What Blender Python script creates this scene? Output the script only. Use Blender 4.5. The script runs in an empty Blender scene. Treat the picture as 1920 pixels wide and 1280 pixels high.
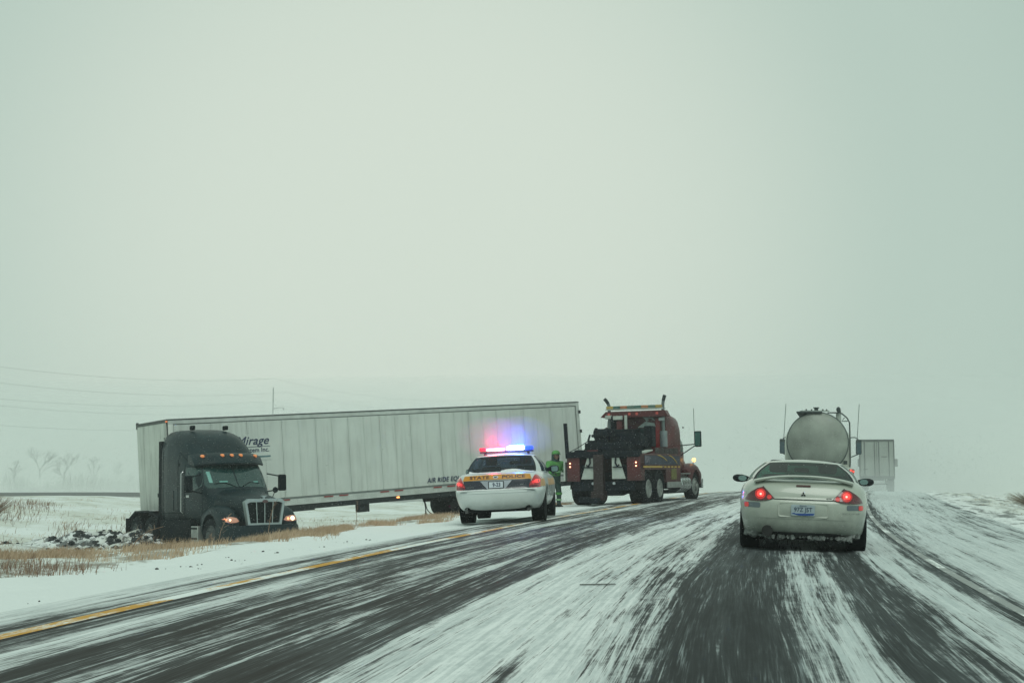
import bpy, bmesh, math, random
import numpy as np
from mathutils import Vector, Matrix, noise as mnoise, geometry as mgeo
from mathutils.bvhtree import BVHTree

random.seed(7)
rng = np.random.default_rng(7)
scene = bpy.context.scene
R = math.radians
COL = scene.collection

# ------------------------------------------------------------------ camera
cam_data = bpy.data.cameras.new('camera')
cam = bpy.data.objects.new('camera', cam_data)
COL.objects.link(cam)
cam_data.sensor_width = 36.0
cam_data.lens = 48.0
cam_data.clip_start = 0.1
cam_data.clip_end = 5000
cam.location = (0, 0, 1.2)
cam.rotation_euler = (R(90 + 5.27), 0, 0)
scene.camera = cam

# ------------------------------------------------------------------ world, sun, exposure
SUN_AZ, SUN_EL = R(172), R(56)
GLOW_AZ = R(-4)          # azimuth from +Y towards +X
world = bpy.data.worlds.new('World')
scene.world = world
world.use_nodes = True
wn, wl = world.node_tree.nodes, world.node_tree.links
wn.clear()
w_out = wn.new('ShaderNodeOutputWorld')
w_bg = wn.new('ShaderNodeBackground')
w_bg.inputs['Strength'].default_value = 0.1
sky = wn.new('ShaderNodeTexSky')
sky.sky_type = 'NISHITA'
sky.sun_disc = False
sky.sun_elevation = SUN_EL
sky.sun_rotation = SUN_AZ
sky.dust_density = 4.0
w_bg2 = wn.new('ShaderNodeBackground')
w_bg2.inputs['Strength'].default_value = 1.0
geo = wn.new('ShaderNodeNewGeometry')
dot = wn.new('ShaderNodeVectorMath'); dot.operation = 'DOT_PRODUCT'
gd = (math.sin(GLOW_AZ) * math.cos(R(9)), math.cos(GLOW_AZ) * math.cos(R(9)), math.sin(R(9)))
dot.inputs[1].default_value = (-gd[0], -gd[1], -gd[2])
wl.new(geo.outputs['Incoming'], dot.inputs[0])
ramp = wn.new('ShaderNodeValToRGB')
ramp.color_ramp.interpolation = 'EASE'
WORLD_STOPS = [(0.0, (0.375, 0.505, 0.445)), (0.85, (0.375, 0.505, 0.445)), (0.935, (0.46, 0.58, 0.51)), (1.0, (0.64, 0.72, 0.63))]
e = ramp.color_ramp.elements
e[0].position = 0.0; e[0].color = WORLD_STOPS[0][1] + (1,)
e[1].position = 1.0; e[1].color = WORLD_STOPS[3][1] + (1,)
for p, c in WORLD_STOPS[1:3]:
    k = e.new(p); k.color = c + (1,)
wl.new(dot.outputs['Value'], ramp.inputs['Fac'])
wl.new(ramp.outputs['Color'], w_bg2.inputs['Color'])
# the overcast lid lets through only a little of the blue sky above it
hsv = wn.new('ShaderNodeHueSaturation'); hsv.inputs['Saturation'].default_value = 0.25
hsv.inputs['Value'].default_value = 0.05
wl.new(sky.outputs['Color'], hsv.inputs['Color'])
wl.new(hsv.outputs['Color'], w_bg.inputs['Color'])
w_add = wn.new('ShaderNodeAddShader')
wl.new(w_bg.outputs[0], w_add.inputs[0]); wl.new(w_bg2.outputs[0], w_add.inputs[1])
wl.new(w_add.outputs[0], w_out.inputs['Surface'])

sun_data = bpy.data.lights.new('sun', 'SUN')
sun = bpy.data.objects.new('sun', sun_data)
COL.objects.link(sun)
sun_data.energy = 1.1
sun_data.angle = R(35)
sun_data.color = (0.96, 1.0, 0.93)
sd = Vector((math.sin(SUN_AZ) * math.cos(SUN_EL), math.cos(SUN_AZ) * math.cos(SUN_EL), math.sin(SUN_EL)))
sun.rotation_euler = sd.to_track_quat('Z', 'Y').to_euler()

vs = scene.view_settings
vs.view_transform = 'Standard'; vs.look = 'None'; vs.exposure = 0.0; vs.gamma = 1.0
vs.use_curve_mapping = False
scene.render.engine = 'CYCLES'
scene.cycles.use_denoising = True
scene.cycles.volume_bounces = 3
scene.cycles.max_bounces = 8
scene.cycles.transparent_max_bounces = 16
scene.cycles.caustics_reflective = False
scene.cycles.caustics_refractive = False

# ------------------------------------------------------------------ helpers
def setp(o, label=None, cat=None, group=None, kind=None):
    if label: o['label'] = label
    if cat: o['category'] = cat
    if group: o['group'] = group
    if kind: o['kind'] = kind
    return o

def thing(name, label, cat, loc=(0, 0, 0), yaw=0.0, roll=0.0, pitch=0.0, group=None):
    """yaw: heading to the right of +Y in degrees; roll: right side down; pitch: nose up"""
    o = bpy.data.objects.new(name, None)
    COL.objects.link(o)
    o.empty_display_size = 0.2
    o.location = loc
    o.rotation_euler = (R(pitch), R(roll), R(-yaw))
    return setp(o, label, cat, group)

class MB:
    """collects vertices and faces"""
    def __init__(self):
        self.v = []; self.f = []
    def add(self, vs_, fs_):
        n = len(self.v)
        self.v += [tuple(p) for p in vs_]
        self.f += [tuple(i + n for i in f) for f in fs_]
        return self
    def box(self, c, s, rot=None, taper=None):
        hx, hy, hz = s[0] / 2, s[1] / 2, s[2] / 2
        P = [Vector((x, y, z)) for z in (-hz, hz) for y in (-hy, hy) for x in (-hx, hx)]
        if taper:
            for p in P[4:]:
                p.x *= taper[0]; p.y *= taper[1]
        if rot is not None:
            m = rot if isinstance(rot, Matrix) else (Matrix.Rotation(R(rot[2]), 3, 'Z') @ Matrix.Rotation(R(rot[1]), 3, 'Y') @ Matrix.Rotation(R(rot[0]), 3, 'X'))
            P = [m @ p for p in P]
        c = Vector(c)
        return self.add([p + c for p in P], [(0, 2, 3, 1), (4, 5, 7, 6), (0, 1, 5, 4), (2, 6, 7, 3), (0, 4, 6, 2), (1, 3, 7, 5)])
    def cyl(self, p0, p1, r0, r1=None, n=16, caps=True):
        if r1 is None: r1 = r0
        p0, p1 = Vector(p0), Vector(p1)
        d = (p1 - p0).normalized()
        a = d.orthogonal().normalized(); b = d.cross(a)
        V = []
        for p, r in ((p0, r0), (p1, r1)):
            for i in range(n):
                t = 2 * math.pi * i / n
                V.append(p + (a * math.cos(t) + b * math.sin(t)) * r)
        F = [(i, (i + 1) % n, n + (i + 1) % n, n + i) for i in range(n)]
        if caps:
            F.append(tuple(range(n - 1, -1, -1))); F.append(tuple(range(n, 2 * n)))
        return self.add(V, F)
    def tube(self, pts, r, n=8):
        pts = [Vector(p) for p in pts]
        rs = r if isinstance(r, (list, tuple)) else [r] * len(pts)
        V = []; prev = None
        for k, p in enumerate(pts):
            d = (pts[min(k + 1, len(pts) - 1)] - pts[max(k - 1, 0)]).normalized()
            a = d.orthogonal().normalized() if prev is None else (prev - d * prev.dot(d)).normalized()
            prev = a; b = d.cross(a)
            for i in range(n):
                t = 2 * math.pi * i / n
                V.append(p + (a * math.cos(t) + b * math.sin(t)) * rs[k])
        F = []
        for k in range(len(pts) - 1):
            for i in range(n):
                F.append((k * n + i, k * n + (i + 1) % n, (k + 1) * n + (i + 1) % n, (k + 1) * n + i))
        F.append(tuple(range(n - 1, -1, -1))); F.append(tuple(range((len(pts) - 1) * n, len(pts) * n)))
        return self.add(V, F)
    def lathe(self, prof, c=(0, 0, 0), axis='X', n=32, cap0=True, cap1=True):
        """prof: list of (distance along axis, radius)"""
        V = []; c = Vector(c)
        for a, r in prof:
            for i in range(n):
                t = 2 * math.pi * i / n
                u, w = r * math.cos(t), r * math.sin(t)
                q = {'X': (a, u, w), 'Y': (w, a, u), 'Z': (u, w, a)}[axis]
                V.append(c + Vector(q))
        F = []
        for k in range(len(prof) - 1):
            for i in range(n):
                F.append((k * n + i, k * n + (i + 1) % n, (k + 1) * n + (i + 1) % n, (k + 1) * n + i))
        if cap0 and prof[0][1] > 1e-4: F.append(tuple(range(n - 1, -1, -1)))
        if cap1 and prof[-1][1] > 1e-4: F.append(tuple(range((len(prof) - 1) * n, len(prof) * n)))
        return self.add(V, F)
    def loft(self, rings, caps=True, closed=True):
        n = len(rings[0]); V = [p for r in rings for p in r]; F = []
        for k in range(len(rings) - 1):
            for i in range(n if closed else n - 1):
                j = (i + 1) % n
                F.append((k * n + i, k * n + j, (k + 1) * n + j, (k + 1) * n + i))
        if caps:
            F.append(tuple(range(n - 1, -1, -1))); F.append(tuple(range((len(rings) - 1) * n, len(rings) * n)))
        return self.add(V, F)
    def prism(self, outline, depth, axis='Y', at=0.0):
        """outline in the plane normal to axis: Y -> (x, z), X -> (y, z), Z -> (x, y)"""
        n = len(outline); V = []
        for k in (at, at + depth):
            for (a, b) in outline:
                V.append({'Y': (a, k, b), 'X': (k, a, b), 'Z': (a, b, k)}[axis])
        F = [(i, (i + 1) % n, n + (i + 1) % n, n + i) for i in range(n)]
        F.append(tuple(range(n - 1, -1, -1))); F.append(tuple(range(n, 2 * n)))
        return self.add(V, F)
    def mesh(self, name, smooth=False, bevel=0.0, segs=2, sub=0):
        me = bpy.data.meshes.new(name)
        me.from_pydata(self.v, [], self.f)
        bm = bmesh.new(); bm.from_mesh(me)
        bmesh.ops.remove_doubles(bm, verts=bm.verts, dist=1e-5)
        bmesh.ops.recalc_face_normals(bm, faces=bm.faces)
        if bevel:
            ed = [x for x in bm.edges if len(x.link_faces) == 2 and x.calc_face_angle(0) > 0.5]
            if ed:
                bmesh.ops.bevel(bm, geom=ed, offset=bevel, segments=segs, affect='EDGES', profile=0.5, clamp_overlap=True)
        bm.to_mesh(me); bm.free()
        if smooth:
            me.polygons.foreach_set('use_smooth', [True] * len(me.polygons))
            try: me.set_sharp_from_angle(angle=R(38))
            except Exception: pass
        return me
    def part(self, name, mat, parent=None, smooth=False, bevel=0.0, segs=2, label=None, kind=None):
        me = self.mesh(name, smooth, bevel, segs)
        me.materials.append(mat)
        o = bpy.data.objects.new(name, me)
        COL.objects.link(o)
        o.parent = parent
        if label: o['label'] = label
        if kind: o['kind'] = kind
        return o

def dup(o, loc=None, parent='same', label=None):
    """copy of one object and the parts below it"""
    c = o.copy(); COL.objects.link(c)
    if parent != 'same': c.parent = parent
    if loc is not None: c.location = loc
    if label: c['label'] = label
    for ch in [k for k in o.children]:
        dup(ch, parent=c)
    return c

def evaluated(o):
    dg = bpy.context.evaluated_depsgraph_get()
    return bpy.data.meshes.new_from_object(o.evaluated_get(dg))

# ------------------------------------------------------------------ materials
def mat(name, color, rough=0.5, metal=0.0, coat=0.0, var=0.0, vscale=3.0, bump=0.0, bscale=30.0, emit=None, estr=0.0, spec=0.5,
        dirt=None, dirt_top=0.5, dirt_soft=0.25, dirt_amt=0.6, streak=0.0):
    """plain principled material with noise variation; dirt = colour of road grime that fades out with height (object z)"""
    m = bpy.data.materials.new(name); m.use_nodes = True
    nt = m.node_tree; N, L = nt.nodes, nt.links
    b = N['Principled BSDF']
    b.inputs['Base Color'].default_value = tuple(color) + (1,)
    b.inputs['Roughness'].default_value = rough
    b.inputs['Metallic'].default_value = metal
    b.inputs['Coat Weight'].default_value = coat
    b.inputs['Specular IOR Level'].default_value = spec
    tc = N.new('ShaderNodeTexCoord')
    last = None
    nz = N.new('ShaderNodeTexNoise'); nz.inputs['Scale'].default_value = vscale; nz.inputs['Detail'].default_value = 6
    L.new(tc.outputs['Object'], nz.inputs['Vector'])
    mx = N.new('ShaderNodeMix'); mx.data_type = 'RGBA'; mx.blend_type = 'MULTIPLY'
    mx.inputs[0].default_value = 1.0
    rp = N.new('ShaderNodeMapRange')
    rp.inputs[1].default_value = 0.3; rp.inputs[2].default_value = 0.7
    rp.inputs[3].default_value = 1 - max(var, 0.02); rp.inputs[4].default_value = 1 + max(var, 0.02) * 0.4
    L.new(nz.outputs['Fac'], rp.inputs[0])
    cc = N.new('ShaderNodeCombineColor')
    for k in range(3): L.new(rp.outputs[0], cc.inputs[k])
    mx.inputs[6].default_value = tuple(color) + (1,)
    L.new(cc.outputs[0], mx.inputs[7])
    last = mx.outputs[2]
    if streak:                      # runs of grime down the sides
        mp = N.new('ShaderNodeMapping'); mp.inputs['Scale'].default_value = (5.0, 5.0, .45); L.new(tc.outputs['Object'], mp.inputs[0])
        n5 = N.new('ShaderNodeTexNoise'); n5.inputs['Scale'].default_value = 1.0; n5.inputs['Detail'].default_value = 7; n5.inputs['Roughness'].default_value = .62
        L.new(mp.outputs[0], n5.inputs['Vector'])
        r5 = N.new('ShaderNodeMapRange'); r5.interpolation_type = 'SMOOTHSTEP'; r5.inputs[1].default_value = .46; r5.inputs[2].default_value = .72; r5.inputs[4].default_value = streak
        L.new(n5.outputs['Fac'], r5.inputs[0])
        m5 = N.new('ShaderNodeMix'); m5.data_type = 'RGBA'; L.new(r5.outputs[0], m5.inputs[0]); L.new(last, m5.inputs[6]); m5.inputs[7].default_value = (.17, .18, .16, 1)
        last = m5.outputs[2]
    if dirt is not None:
        sp = N.new('ShaderNodeSeparateXYZ'); L.new(tc.outputs['Object'], sp.inputs[0])
        n2 = N.new('ShaderNodeTexNoise'); n2.inputs['Scale'].default_value = 5.0; n2.inputs['Detail'].default_value = 8
        n2.inputs['Roughness'].default_value = 0.65
        L.new(tc.outputs['Object'], n2.inputs['Vector'])
        ad = N.new('ShaderNodeMath'); ad.operation = 'MULTIPLY_ADD'
        ad.inputs[1].default_value = 0.5; L.new(n2.outputs['Fac'], ad.inputs[0]); L.new(sp.outputs[2], ad.inputs[2])
        r2 = N.new('ShaderNodeMapRange'); r2.interpolation_type = 'SMOOTHSTEP'
        r2.inputs[1].default_value = dirt_top + 0.25 + dirt_soft; r2.inputs[2].default_value = dirt_top + 0.25 - dirt_soft
        r2.inputs[3].default_value = 0.0; r2.inputs[4].default_value = dirt_amt
        L.new(ad.outputs[0], r2.inputs[0])
        m2 = N.new('ShaderNodeMix'); m2.data_type = 'RGBA'
        L.new(r2.outputs[0], m2.inputs[0]); L.new(last, m2.inputs[6]); m2.inputs[7].default_value = tuple(dirt) + (1,)
        last = m2.outputs[2]
        r3 = N.new('ShaderNodeMath'); r3.operation = 'MULTIPLY_ADD'; r3.inputs[1].default_value = 0.9 - rough; r3.inputs[2].default_value = rough
        L.new(r2.outputs[0], r3.inputs[0]); L.new(r3.outputs[0], b.inputs['Roughness'])
    L.new(last, b.inputs['Base Color'])
    if bump:
        n3 = N.new('ShaderNodeTexNoise'); n3.inputs['Scale'].default_value = bscale; n3.inputs['Detail'].default_value = 5
        L.new(tc.outputs['Object'], n3.inputs['Vector'])
        bp = N.new('ShaderNodeBump'); bp.inputs['Strength'].default_value = bump; bp.inputs['Distance'].default_value = 0.02
        L.new(n3.outputs['Fac'], bp.inputs['Height']); L.new(bp.outputs[0], b.inputs['Normal'])
    if emit is not None:
        b.inputs['Emission Color'].default_value = tuple(emit) + (1,)
        b.inputs['Emission Strength'].default_value = estr
    return m

def glass(name, tint, gloss=0.12, rough=0.05, opacity=0.0, film=(0.35, 0.42, 0.4)):
    """see-through tinted glass: transparent body, mirror-like surface, a thin film of frost and salt"""
    m = bpy.data.materials.new(name); m.use_nodes = True
    nt = m.node_tree; N, L = nt.nodes, nt.links; N.clear()
    out = N.new('ShaderNodeOutputMaterial')
    tr = N.new('ShaderNodeBsdfTransparent'); tr.inputs[0].default_value = tuple(tint) + (1,)
    gl = N.new('ShaderNodeBsdfGlossy'); gl.inputs['Roughness'].default_value = rough
    fr = N.new('ShaderNodeFresnel'); fr.inputs[0].default_value = 1.5
    mr = N.new('ShaderNodeMath'); mr.operation = 'MULTIPLY_ADD'; mr.inputs[1].default_value = .45; mr.inputs[2].default_value = gloss * 0.05
    L.new(fr.outputs[0], mr.inputs[0])
    mx = N.new('ShaderNodeMixShader'); L.new(mr.outputs[0], mx.inputs[0]); L.new(tr.outputs[0], mx.inputs[1]); L.new(gl.outputs[0], mx.inputs[2])
    df = N.new('ShaderNodeBsdfDiffuse'); df.inputs[0].default_value = tuple(film) + (1,)
    tc = N.new('ShaderNodeTexCoord'); nz = N.new('ShaderNodeTexNoise'); nz.inputs['Scale'].default_value = 6; nz.inputs['Detail'].default_value = 6
    L.new(tc.outputs['Object'], nz.inputs[0])
    m3 = N.new('ShaderNodeMath'); m3.operation = 'MULTIPLY'; m3.inputs[1].default_value = opacity * 2
    L.new(nz.outputs['Fac'], m3.inputs[0])
    m2 = N.new('ShaderNodeMixShader'); L.new(m3.outputs[0], m2.inputs[0]); L.new(mx.outputs[0], m2.inputs[1]); L.new(df.outputs[0], m2.inputs[2])
    L.new(m2.outputs[0], out.inputs[0])
    return m

GRIME = (0.16, 0.165, 0.15)
M = {}
M['rubber'] = mat('tyre_rubber', (0.008, 0.010, 0.013), 0.9, spec=.15, var=0.4, vscale=8, bump=0.4, bscale=60)
M['rubber_dirty'] = mat('tyre_rubber_snow_dusted', (0.014, 0.020, 0.024), 0.9, spec=.15, var=0.6, vscale=6, bump=0.5, bscale=40)
M['rim'] = mat('wheel_rim_metal', (0.30, 0.32, 0.30), 0.5, metal=0.3, var=0.6, vscale=10)
M['black'] = mat('black_plastic', (0.007, 0.010, 0.013), 0.6, spec=.25, var=0.3)
M['under'] = mat('underbody_black', (0.006, 0.008, 0.010), 0.95, spec=.1, var=0.5)
M['dark_steel'] = mat('dark_painted_steel', (0.007, 0.012, 0.018), 0.75, spec=.2, var=0.5, vscale=5)
M['rim_dark'] = mat('wheel_rim_grimy', (0.075, 0.09, 0.09), 0.7, var=0.5, vscale=10)
M['chrome'] = mat('chrome_metal', (0.6, 0.62, 0.62), 0.22, metal=1.0, var=0.15)
M['alu'] = mat('brushed_aluminium', (0.45, 0.47, 0.45), 0.4, metal=0.7, var=0.3, vscale=4)
M['interior'] = mat('cabin_interior_cloth', (0.03, 0.034, 0.036), 0.9, var=0.3)
M['snow_cake'] = mat('caked_snow', (0.78, 0.8, 0.8), 0.8, var=0.1, vscale=20, bump=0.6, bscale=50)
M['lens_red'] = mat('red_lamp_lens', (0.22, 0.008, 0.012), 0.15, coat=0.6, var=0.4, vscale=14)
M['lens_amber'] = mat('amber_lamp_lens', (0.5, 0.12, 0.02), 0.2, coat=0.5, var=0.2, emit=(1.0, 0.22, 0.06), estr=0.5)
M['mirror_glass'] = mat('mirror_glass', (0.25, 0.36, 0.35), 0.12, metal=0.8, var=0.05)
M['ink_blue'] = mat('dark_blue_lettering', (0.015, 0.03, 0.08), 0.5, var=0.1)
# ------------------------------------------------------------------ the lie of the land
def xl(y):
    """x of the yellow edge line at distance y"""
    y = np.asarray(y, dtype=float)
    near = -5.12 + .14 * y + .0015 * y * y
    d = y - 35
    mid = 1.6175 + .245 * d + .0004 * d * d
    return np.where(y < 35, near, np.where(y < 130, mid, 1.6175 + .245 * 95 + .0004 * 9025 + (y - 130) * .321))

def sst(a, b, x):
    t = np.clip((np.asarray(x, dtype=float) - a) / (b - a), 0, 1)
    return t * t * (3 - 2 * t)

def hroad(u, y):
    z = .11 - .02 * np.abs(u - 3.65)
    z = z - .03 * np.clip(-u, 0, 4)
    return z - 1.35 * sst(58, 150, y)

def hbase(u, y):
    u = np.asarray(u, dtype=float); y = np.asarray(y, dtype=float)
    ur = np.clip(u, -3.0, 11.0)
    z = hroad(ur, y)
    s0 = -3.2 * sst(27, 19, y)                             # the bank is wider near the camera
    ur0 = np.clip(u, -3.0 + s0, -3.0)
    z = z - .012 * (-3.0 - ur0)
    z = z - 1.02 * sst(0, -8.5, u + 3.0 - s0)              # down into the ditch
    z = z + 0.98 * sst(-18, -34, u)                        # the median climbs again
    z = z - 0.45 * sst(11, 17, u) + 0.4 * sst(19, 30, u)   # shallow ditch on the right
    far = sst(170, 330, y) + sst(60, 140, np.abs(u))
    return z

def ground_z(x, y):
    return float(hbase(x - xl(y), y))

def fbm(x, y, s, seed=0.0, octs=4):
    out = np.zeros(x.shape)
    for i in range(x.shape[0]):
        for j in range(x.shape[1]):
            out[i, j] = mnoise.fractal(Vector((x[i, j] * s, y[i, j] * s, seed)), 1.0, 2.1, octs)
    return out

def spacing(a, b, segs):
    """segs: list of (upto, step) from a to b, growing"""
    out = [a]; x = a
    while x < b - 1e-6:
        st = [s for (t, s) in segs if x < t - 1e-6][0]
        x = min(x + st, b); out.append(x)
    return np.array(out)

us = np.concatenate([[-700, -400, -250, -160, -110, -80, -62, -50],
                     np.arange(-42, -20, .8), np.arange(-20, -11, .35), np.arange(-11, -1.6, .14),
                     np.arange(-1.6, 10.6, .4), np.arange(10.6, 24, .3), np.arange(24, 44, 1.2), [50, 62, 80, 110, 160, 250, 400, 700]])
ys = np.concatenate([[-40, -20, -8, 0], np.arange(3, 30, .22), np.arange(30, 60, .4), np.arange(60, 120, 1.5),
                     np.arange(120, 200, 8), [215, 240, 280, 340, 420, 520, 700, 900]])
U, Y = np.meshgrid(us, ys)
X = U + xl(Y)
Z = hbase(U, Y)
off = sst(-1.2, -3.4, U) + sst(9.4, 11.5, U)
n1 = fbm(X, Y, .22, 1.0, 3) * .13
n2 = fbm(X, Y, 1.3, 5.0, 4) * .055
fade = 1 - sst(80, 160, Y)
Z = Z + off * (n1 + n2) * fade
# ruts torn by the tractor's rear wheels
def rutted(x, y):
    d = ((x + 12.6) / 3.4) ** 2 + ((y - 42.6) / 2.6) ** 2
    return np.exp(-d)
Z = Z + off * rutted(X, Y) * fbm(X, Y, 2.3, 9.0, 3) * .28
Z = Z + .42 * np.exp(-((X + 11.9) / 1.8) ** 2 - ((Y - 41.7) / .75) ** 2) * (.6 + .8 * np.abs(np.sin(X * 3.1 + Y * 1.7)))
Z = np.where((U > -1.25) & (U < 10.4), Z - .03, Z)

def grid_mesh(name, X, Y, Z, UU, VV, material, kind, label=None):
    ny, nx = X.shape
    V = np.stack([X.ravel(), Y.ravel(), Z.ravel()], 1)
    idx = np.arange(ny * nx).reshape(ny, nx)
    F = np.stack([idx[:-1, :-1], idx[:-1, 1:], idx[1:, 1:], idx[1:, :-1]], -1).reshape(-1, 4)
    me = bpy.data.meshes.new(name)
    me.vertices.add(len(V)); me.vertices.foreach_set('co', V.ravel())
    me.loops.add(F.size); me.loops.foreach_set('vertex_index', F.ravel())
    me.polygons.add(len(F)); me.polygons.foreach_set('loop_start', np.arange(0, F.size, 4))
    me.polygons.foreach_set('loop_total', np.full(len(F), 4))
    me.polygons.foreach_set('use_smooth', np.ones(len(F), dtype=bool))
    me.update()
    uv = me.uv_layers.new(name='lane')
    uvs = np.stack([UU.ravel()[F.ravel()], VV.ravel()[F.ravel()]], 1)
    uv.data.foreach_set('uv', uvs.ravel())
    me.materials.append(material)
    o = bpy.data.objects.new(name, me); COL.objects.link(o)
    setp(o, label, None, None, kind)
    return o

class NT:
    """terse node wiring"""
    def __init__(self, name):
        self.m = bpy.data.materials.new(name); self.m.use_nodes = True
        self.N = self.m.node_tree.nodes; self.L = self.m.node_tree.links
        self.b = self.N['Principled BSDF']
        uvn = self.N.new('ShaderNodeUVMap'); uvn.uv_map = 'lane'
        s = self.N.new('ShaderNodeSeparateXYZ'); self.L.new(uvn.outputs[0], s.inputs[0])
        self.u, self.v = s.outputs[0], s.outputs[1]
        g = self.N.new('ShaderNodeNewGeometry'); self.pos = g.outputs['Position']
    def put(self, sock, val):
        if isinstance(val, (int, float)): sock.default_value = val
        elif isinstance(val, tuple): sock.default_value = val
        else: self.L.new(val, sock)
    def math(self, op, a, b=None, c=None, clamp=False):
        n = self.N.new('ShaderNodeMath'); n.operation = op; n.use_clamp = clamp
        self.put(n.inputs[0], a)
        if b is not None: self.put(n.inputs[1], b)
        if c is not None: self.put(n.inputs[2], c)
        return n.outputs[0]
    def vec(self, x, y, z=0.0):
        n = self.N.new('ShaderNodeCombineXYZ')
        self.put(n.inputs[0], x); self.put(n.inputs[1], y); self.put(n.inputs[2], z)
        return n.outputs[0]
    def noise(self, vec, scale=1.0, detail=4, rough=.55, dist=0.0):
        n = self.N.new('ShaderNodeTexNoise'); n.inputs['Scale'].default_value = scale
        n.inputs['Detail'].default_value = detail; n.inputs['Roughness'].default_value = rough
        n.inputs['Distortion'].default_value = dist
        self.L.new(vec, n.inputs['Vector'])
        return n.outputs['Fac']
    def lane_noise(self, su, sv, off=0.0, detail=4, rough=.55, uu=None, dist=0.0):
        u = self.math('MULTIPLY', uu if uu is not None else self.u, su)
        v = self.math('MULTIPLY', self.v, sv)
        return self.noise(self.vec(u, v, off), 1.0, detail, rough, dist)
    def ss(self, x, a, b, lo=0.0, hi=1.0):
        n = self.N.new('ShaderNodeMapRange'); n.interpolation_type = 'SMOOTHSTEP'
        self.put(n.inputs[0], x)
        n.inputs[1].default_value = a; n.inputs[2].default_value = b; n.inputs[3].default_value = lo; n.inputs[4].default_value = hi
        return n.outputs[0]
    def mixc(self, f, a, b):
        n = self.N.new('ShaderNodeMix'); n.data_type = 'RGBA'
        self.put(n.inputs[0], f)
        for s, v in ((n.inputs[6], a), (n.inputs[7], b)):
            if isinstance(v, tuple): s.default_value = v + (1,) if len(v) == 3 else v
            else: self.L.new(v, s)
        return n.outputs[2]
    def ramp(self, x, stops):
        n = self.N.new('ShaderNodeValToRGB'); e = n.color_ramp.elements
        e[0].position = stops[0][0]; e[0].color = (stops[0][1],) * 3 + (1,)
        e[1].position = stops[-1][0]; e[1].color = (stops[-1][1],) * 3 + (1,)
        for p, c in stops[1:-1]:
            k = e.new(p); k.color = (c, c, c, 1)
        self.put(n.inputs[0], x)
        return n.outputs[0]
    def done(self, color, rough=None, height=None, strength=.5, dist=.02):
        self.L.new(color, self.b.inputs['Base Color'])
        if rough is not None: self.put(self.b.inputs['Roughness'], rough)
        if height is not None:
            bp = self.N.new('ShaderNodeBump'); bp.inputs['Strength'].default_value = strength; bp.inputs['Distance'].default_value = dist
            self.L.new(height, bp.inputs['Height']); self.L.new(bp.outputs[0], self.b.inputs['Normal'])
        return self.m

SNOW = (0.80, 0.84, 0.83)

# open ground: snow over dead grass and soil
t = NT('snowy_field')
na = t.noise(t.pos, .35, 5); nb = t.noise(t.pos, 2.2, 7, .65); nc = t.noise(t.pos, 9.0, 6, .7)
streak = t.noise(t.vec(t.math('MULTIPLY', t.u, 3.0), t.math('MULTIPLY', t.v, .9)), 1.0, 6, .7)
brow = t.math('MULTIPLY', t.ss(t.u, -3.1, -4.3), t.ss(t.u, -9.0, -5.6))
right = t.ss(t.u, 11.0, 13.0)
field = t.ss(t.u, -9, -12)
bare = t.math('MULTIPLY_ADD', nb, 1.0, t.math('MULTIPLY', nc, .45))
bare = t.math('ADD', bare, t.math('MULTIPLY', t.math('SUBTRACT', na, .5), .5))
bare = t.math('ADD', bare, t.math('MULTIPLY', brow, .16))
bare = t.math('ADD', bare, t.math('MULTIPLY', field, .02))
mask = t.ss(bare, .82, .98, 0.0, .72)
off_road = t.math('ADD', t.ss(t.u, -2.9, -3.6), t.ss(t.u, 10.6, 11.5), clamp=True)
mask = t.math('MULTIPLY', mask, off_road)
# churned mud at the tractor's rear wheels
px = t.N.new('ShaderNodeSeparateXYZ'); t.L.new(t.pos, px.inputs[0])
dx = t.math('DIVIDE', t.math('ADD', px.outputs[0], 11.9), 3.4); dy = t.math('DIVIDE', t.math('SUBTRACT', px.outputs[1], 42.6), 3.2)
dd = t.math('ADD', t.math('MULTIPLY', dx, dx), t.math('MULTIPLY', dy, dy))
rut = t.math('MULTIPLY', t.ss(dd, 1.6, .1), t.ss(t.math('ADD', nb, t.math('MULTIPLY', streak, .7)), .78, .92))
earth = t.mixc(nc, (0.10, 0.075, 0.05), (0.22, 0.18, 0.11))
vs_ = t.noise(t.vec(t.math('MULTIPLY', t.u, 1.7), t.math('MULTIPLY', t.v, .5)), 1.0, 7, .68)
verge = t.math('MULTIPLY', t.math('MULTIPLY', t.ss(t.u, 10.0, 10.8), t.ss(t.u, 17, 14)), t.ss(t.math('ADD', vs_, t.math('MULTIPLY', t.math('SUBTRACT', nc, .5), .3)), .46, .62, 0, .85))
drifts = t.mixc(t.math('MULTIPLY', t.ss(t.math('ADD', na, t.math('MULTIPLY', vs_, .5)), .55, .95), t.math('ADD', t.ss(t.u, -3.2, -5.5), t.ss(t.u, 10.5, 12), clamp=True)), SNOW, (0.60, 0.62, 0.55))  # random tan tint and drift shading put into the snow colour
col = t.mixc(mask, drifts, earth)
col = t.mixc(verge, col, (0.12, 0.13, 0.125))
col = t.mixc(rut, col, (0.035, 0.04, 0.042))
mat_field = t.done(col, .85, t.math('ADD', nb, nc), .6, .05)
ground = grid_mesh('ground', X, Y, Z, U, Y, mat_field, 'structure')

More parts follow.
